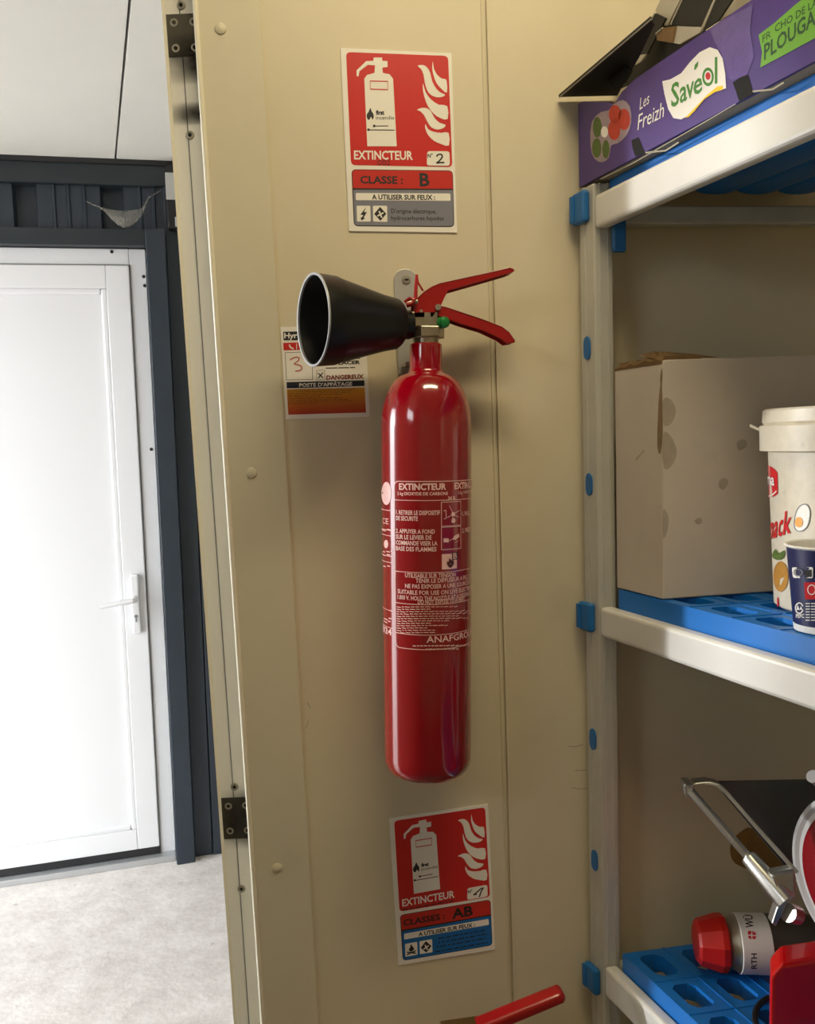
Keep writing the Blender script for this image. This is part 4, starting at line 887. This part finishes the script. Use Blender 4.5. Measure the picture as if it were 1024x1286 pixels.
tp = ba(960, 556); tb_ = bs(tp[0], BH+0.010, 0.009); dv = (tb_-BC); dv[2] = 0; dv /= np.linalg.norm(dv); tg = np.array([-dv[1], dv[0], 0])
thl = math.atan2(-sd[1], -sd[0])-0.05; dv = np.array([math.cos(thl), math.sin(thl), 0]); tg = np.array([-dv[1], dv[0], 0]); tb_ = BC + dv*(BR1+0.006) + np.array([0, 0, BH+0.014])
MB().prism([tb_-tg*0.005, tb_+tg*0.005, tb_+tg*0.004+np.array([0, 0, 0.006])+dv*0.012, tb_-tg*0.004+np.array([0, 0, 0.006])+dv*0.012], (0, 0, 0.003)).build('pull_tab', BUCKET, bk)
bd = lambda name, m, pts, e=0.0006, sm=0: decal(name, m, body, lambda mb: fill(mb, smooth_poly(pts, sm) if sm else pts, lambda x, y: c6(x, y, e)))
bd('brand_badge', LOGOR, [(106,362),(125,368),(145,382),(160,400),(162,515),(140,530),(108,540)], 0.0006)
decal('badge_lettering', WHITEP, body, lambda mb: (text(mb, 'na', (110,462), (146,470), 60, lambda x, y: c6(x, y, 0.0012), 0.02), stroke(mb, [(110,528),(140,518),(158,500)], 6, lambda x, y: c6(x, y, 0.0012))))
decal('name_lettering', LOGOR, body, lambda mb: (text(mb, 'n', (116,758), (134,752), 120, lambda x, y: c6(x, y, 0.0008), 0.02, italic=0.1), text(mb, 'a', (138,752), (158,745), 120, lambda x, y: c6(x, y, 0.0008), 0.02, italic=0.1), text(mb, 'c', (162,745), (184,737), 120, lambda x, y: c6(x, y, 0.0008), 0.02, italic=0.1), text(mb, 'k', (190,735), (232,722), 118, lambda x, y: c6(x, y, 0.0008), 0.02, italic=0.1)))
bd('egg_print', WHITEP, [(250,680),(262,610),(285,578),(315,572),(335,610),(325,680),(295,712),(265,712)], 0.0005, 3)
decal('egg_outline', PVCG, body, lambda mb: stroke(mb, smooth_poly([(250,680),(262,610),(285,578),(315,572),(335,610),(325,680),(295,712),(265,712)], 3), 5, lambda x, y: c6(x, y, 0.0007), closed=True))
bd('yolk_print', mat('yolk_orange', srgb(236, 166, 70), 0.45), [(275+21*math.cos(k), 668+28*math.sin(k)) for k in np.linspace(0, 6, 14)], 0.0008)
bd('crumb_print', TAN, [(252,790),(300,785),(400,780),(400,820),(300,822),(255,820)], 0.0007)
bd('biscuit_print', TAN, [(178+40*math.cos(k), 960+82*math.sin(k)) for k in np.linspace(0, 6, 20)], 0.0007)
bd('sprig_print', LEAF, [(132,850),(150,812),(168,835),(200,818),(196,858),(160,872)], 0.0009, 2)
bd('ribbon_print', LOGOR, [(158,1080),(166,1070),(168,1120),(160,1122)], 0.0007)
# paper cup
pc = on_level(997.5, 788, Z2); vw = pc-CAMLOC; vw[2] = 0; vw /= np.linalg.norm(vw); sd = np.array([vw[1], -vw[0], 0])
CR0, CR1, CH = 0.0280, 0.0360, 0.083
CC = pc + sd*CR0*0.99; CC[2] = Z2
cup = root('paper_cup', CC, 'navy blue paper cup with white rim in front of the bucket', 'cup')
cb = MB().lathe(CC, (0, 0, 1), [(0.0065, CR0+0.0007), (CH-0.003, CR1-0.0003)], 48, cap=False).build('sleeve', CUPN, cup, smooth=True)
MB().lathe(CC, (0, 0, 1), [(0.0, CR0), (0.0065, CR0+0.0008), (0.008, CR0-0.001), (CH-0.004, CR1-0.0015), (CH-0.0015, CR1+0.0018), (CH, CR1+0.001), (CH-0.001, CR1-0.001), (CH-0.006, CR1-0.002), (0.01, CR0-0.002), (0.009, 0.0)], 48).build('paper_body', CUPW, cup, smooth=True)
def ca(px, py):
    rr = CR1
    for _ in range(3):
        th, h = on_skin(px, py, CC, np.array([0, 0, 1.0]), np.array([1.0, 0, 0]), np.array([0, 1.0, 0]), rr); rr = CR0+(CR1-CR0)*h/CH
    return th if th < math.pi/2 else th-2*math.pi, h
def c7(x, y, e=0.0006):
    th, h = ca(940+x/4.286, 500+y/4.286); r = CR0+(CR1-CR0)*h/CH+e; return CC + np.array([r*math.cos(th), r*math.sin(th), h])
cdl = lambda name, m, pts, e=0.0007: decal(name, m, cb, lambda mb: fill(mb, pts, lambda x, y: c7(x, y, e)))
cdl('white_badge', CUPW, rounded([(240,910),(352,908),(352,968),(246,968)], 12), 0.0010)
cdl('badge_mark', BLACK, [(308,925),(345,922),(346,962),(312,962)], 0.0014); decal('badge_ring', PVCG, cb, lambda mb: stroke(mb, [(275+22*math.cos(k), 938+18*math.sin(k)) for k in np.linspace(0, 6.28, 16)], 5, lambda x, y: c7(x, y, 0.0014)))
cdl('red_square', LOGOR, [(305,992),(372,990),(374,1082),(310,1082)], 0.0010)
decal('square_ring', CUPW, cb, lambda mb: stroke(mb, [(345+20*math.cos(k), 1030+26*math.sin(k)) for k in np.linspace(0, 6.28, 16)], 5, lambda x, y: c7(x, y, 0.0014)))
decal('forest_mark', CUPW, cb, lambda mb: (stroke(mb, [(278+20*math.cos(k), 1130+28*math.sin(k)) for k in np.linspace(0.3, 5.9, 16)], 6, lambda x, y: c7(x, y)), fill(mb, [(262,1140),(270,1112),(280,1140)], lambda x, y: c7(x, y)), fill(mb, [(280,1138),(287,1118),(294,1138)], lambda x, y: c7(x, y)), text(mb, 'PEFC', (260,1182), (304,1182), 20, lambda x, y: c7(x, y), 0.02)))
def cup_small(mb):
    for i in range(7):
        y = 1105+i*15; stroke(mb, [(312, y), (334, y)], 5, lambda x, yy: c7(x, yy)); stroke(mb, [(340, y), (372, y)], 5, lambda x, yy: c7(x, yy))
decal('small_print', CUPW, cb, cup_small)

# ---------------------------------------------------------------- spray can lying on the lower shelf
Z3 = ZD[2]+0.0012; RCAN = 0.0355
c_ = on_level(925, 1184, Z3+RCAN+0.001); CAX = np.array([0.965, -0.26, 0.0]); CAX /= np.linalg.norm(CAX)
can = root('spray_can', c_, 'spray can with red cap and white band lying on the lower blue shelf', 'can')
L = lambda mb, pr, seg=40: mb.lathe(c_, CAX, pr, seg, cap=False)
L(MB(), [(-0.014, 0.020), (-0.013, 0.027), (-0.006, 0.0320), (-0.002, 0.0340), (0.0, RCAN)]).build('shoulder', CANM, can, smooth=True)
L(MB(), [(-0.001, RCAN-0.001), (0.0, RCAN+0.0004), (0.036, RCAN+0.0004), (0.037, RCAN-0.001)]).build('white_band', CUPW, can, smooth=True)
L(MB(), [(0.036, RCAN), (0.15, RCAN), (0.152, RCAN-0.002), (0.152, 0.0)]).build('body', CAND, can, smooth=True)
MB().lathe(c_, CAX, [(-0.050, 0.0), (-0.050, 0.024), (-0.047, 0.0280), (-0.022, 0.0352), (-0.014, 0.0350), (-0.013, 0.0)], 10, cap=False).build('cap', CAPR, can, bevel=0.002)
canY = np.cross(CAX, (0, 0, 1)); canY /= np.linalg.norm(canY); canZ = np.array([0, 0, 1.0])
def cansk(s, th, e=0.0007): return c_ + CAX*s + (canY*math.cos(th)+canZ*math.sin(th))*(RCAN+e)
def canpt(px, py): th, h = on_skin(px, py, c_, CAX, canY, canZ, RCAN); return h, th
mb = MB(); n = 10
th0, th1 = -1.3, 0.05
mb.add([cansk(0.040+0.1*i, th0+(th1-th0)*k/n, 0.0004) for i in range(2) for k in range(n+1)], [(k, k+1, n+2+k, n+1+k) for k in range(n)]); mb.build('red_panel', CANR, can, fix=False)
def canmap(px, py, e=0.0009): h, th = canpt(px, py); return cansk(h, th, e)
def c9(x, y): return canmap(860+x/3.945, 960+y/3.945)
def wtext(mb):
    text(mb, 'WÜ', (343,812), (336,750), 38, lambda x, y: c9(x, y), 0.02, up=(-1, -0.05)); text(mb, 'RTH', (357,1010), (357,935), 26, lambda x, y: c9(x, y), 0.02, up=(-1, 0))
decal('lettering', BLACK, can, wtext)
decal('red_mark', LOGOR, can, lambda mb: [fill(mb, q, lambda x, y: c9(x, y)) for q in ([(313,828),(330,825),(331,842),(314,845)], [(335,826),(354,836),(352,846),(336,846)], [(314,850),(330,850),(331,868),(318,862)], [(336,851),(355,852),(350,866),(337,866)])])

# ---------------------------------------------------------------- red slicing machine on the lower shelf
sl = root('meat_slicer', (0.56, -0.25, Z3), 'red slicing machine with round blade guard and steel arm on the lower shelf', 'slicer')
pA = on_wall(968, 1213, -0.300); xl = pA[0]; zt = pA[2]; xk = on_wall(967, 1213, -0.268)[0]
mb = MB(); ch = 0.012
sec = lambda x, y: [(x, y, Z3+0.012), (x, y, zt-ch), (x+ch, y, zt), (0.80, y, zt+0.004), (0.80, y, Z3+0.012)]
A_, B_ = sec(xl, -0.300), sec(xk, -0.268)
mb.add(A_+B_, [(0, 1, 2, 3, 4), (9, 8, 7, 6, 5)] + [(k, (k+1) % 5, 5+(k+1) % 5, 5+k) for k in range(5)]).build('motor_base', SLRED, sl, bevel=0.005, bseg=3)
for fx in (xk+0.02, 0.77):
    for fy in (-0.285,): MB().lathe((fx, fy, Z3), (0, 0, 1), [(0, 0.011), (0.013, 0.010)], 14).build('foot', RUBBER, sl, smooth=True)
DC = on_wall(1086, 1114, -0.290); dvn = OUTN.copy()
g_ = MB().lathe(DC, dvn, [(-0.016, 0.0), (-0.016, 0.088), (-0.012, 0.094), (0.0, 0.096), (0.003, 0.0945), (0.004, 0.090), (0.001, 0.086), (0.001, 0.081)], 64, cap=False).build('blade_guard', RINGW, sl, smooth=True)
MB().lathe(DC, dvn, [(-0.001, 0.082), (0.004, 0.079), (0.009, 0.055), (0.011, 0.0)], 64, cap=False).build('blade_cover', mat('cover_red_reflection', srgb(128, 14, 26), 0.25, coat=0.4), sl, smooth=True)  # darker red puts a dim reflection into the cover's colour
MB().lathe(DC+dvn*0.010, dvn, [(0, 0.012), (0.010, 0.011), (0.011, 0.0)], 24).build('cover_knob', STEEL, sl, smooth=True)
YA, YB = -0.185, -0.275
def armp(px, py, t): return on_wall(px, py, YA+(YB-YA)*t)
a0, a1, a2 = armp(868, 994, 0.0), armp(940, 1076, 0.55), armp(988, 1132, 1.0)
arm = MB().tube([a0, a1], 0.0048, 14).build('arm_rod', STEEL, sl, smooth=True)
MB().tube([a1-(a2-a1)*0.03, a1, a1+(a2-a1)*0.04, a2], [0.0062, 0.0085, 0.0092, 0.0112], 16).build('arm_sleeve', STEEL, sl, smooth=True)
MB().prism([armp(860, 985, 0.0), armp(870, 984, 0.0), armp(874, 1000, 0.02), armp(868, 1006, 0.02), armp(861, 1000, 0.0)], (0.004, 0.020, 0)).build('rod_end', STEEL, sl, bevel=0.002)
fb = [armp(870, 987, 0.0), armp(886, 985, 0.05), armp(900, 988, 0.12), armp(912, 998, 0.2), armp(952, 1044, 0.55), armp(999, 1097, 0.95)]
mb = MB()
for i in range(len(fb)-1):
    d = fb[i+1]-fb[i]; mb.obox(fb[i]-d*0.03, d*1.06, (0.002, 0.014, 0.0), (0.0035, 0.0, 0.0030))
mb.build('tray_rail', STEEL, sl, bevel=0.0008)
q = [on_wall(x, y, -0.165) for x, y in ((898, 982), (1110, 978), (1110, 1110), (1005, 1110), (912, 1000))]
MB().prism([np.array([p[0], -0.165, p[2]]) for p in q], (0, 0.003, 0)).build('meat_tray', STEELD, sl)
cl = [armp(985, 1122, 1.0), armp(992, 1128, 1.0), armp(982, 1150, 1.0), armp(975, 1164, 1.0), armp(970, 1160, 1.0), armp(976, 1142, 1.0)]
MB().prism(cl, (0.002, 0.012, 0)).build('clamp_lever', STEEL, sl, bevel=0.001)
MB().tube([armp(990, 1146, 1.0), armp(1004, 1152, 1.0)+np.array([0, 0.004, 0])], [0.010, 0.010], 14).build('clamp_knob', STEEL, sl, smooth=True)
MB().prism([armp(968, 1098, 0.9), armp(1000, 1092, 0.95), armp(1002, 1128, 1.0), armp(990, 1138, 1.0), armp(978, 1120, 1.0)], (0.002, 0.014, 0)).build('arm_casting', STEEL, sl, bevel=0.003)
MB().tube([on_wall(1021, 975, -0.28), on_wall(1040, 990, -0.27), DC-dvn*0.018+np.array([0, 0.02, 0.03])], [0.007, 0.006, 0.006], 12).build('handle', STEEL, sl, smooth=True)
zc = Z3+0.005
cabs = [on_level(x, y, zc) for x, y in ((975, 1250), (958, 1258), (949, 1272), (952, 1290), (968, 1300))]
MB().tube([p for p in smooth_open([tuple(c) for c in cabs], 5)], 0.0036, 8).build('power_cable', RUBBER, sl, smooth=True)
pq = on_level(970, 1284, zc+0.006); MB().tube([pq, pq+np.array([0.03, -0.01, 0.0])], [0.008, 0.009], 12).build('plug', CUPW, sl, smooth=True)
# amber splash on the wall behind the slicer
decal('splash_mark', RUST, wb, lambda mb: (fill(mb, smooth_poly([(918,1060),(930,1045),(945,1040),(965,1062),(985,1080),(995,1100),(980,1108),(955,1095),(935,1090),(920,1080)], 3), lambda x, y: on_wall(x, y, -0.0004))))
def scr(mb):
    for pts in ([(733,935),(722,938),(714,937)], [(737,967),(722,968)], [(738,990),(728,991),(718,989)], [(386,882),(390,890)], [(388,905),(384,915)]): stroke(mb, pts, 1.0, lambda x, y: on_wall(x, y, -0.0003))
decal('scratch_marks', STAIN, wb, scr)
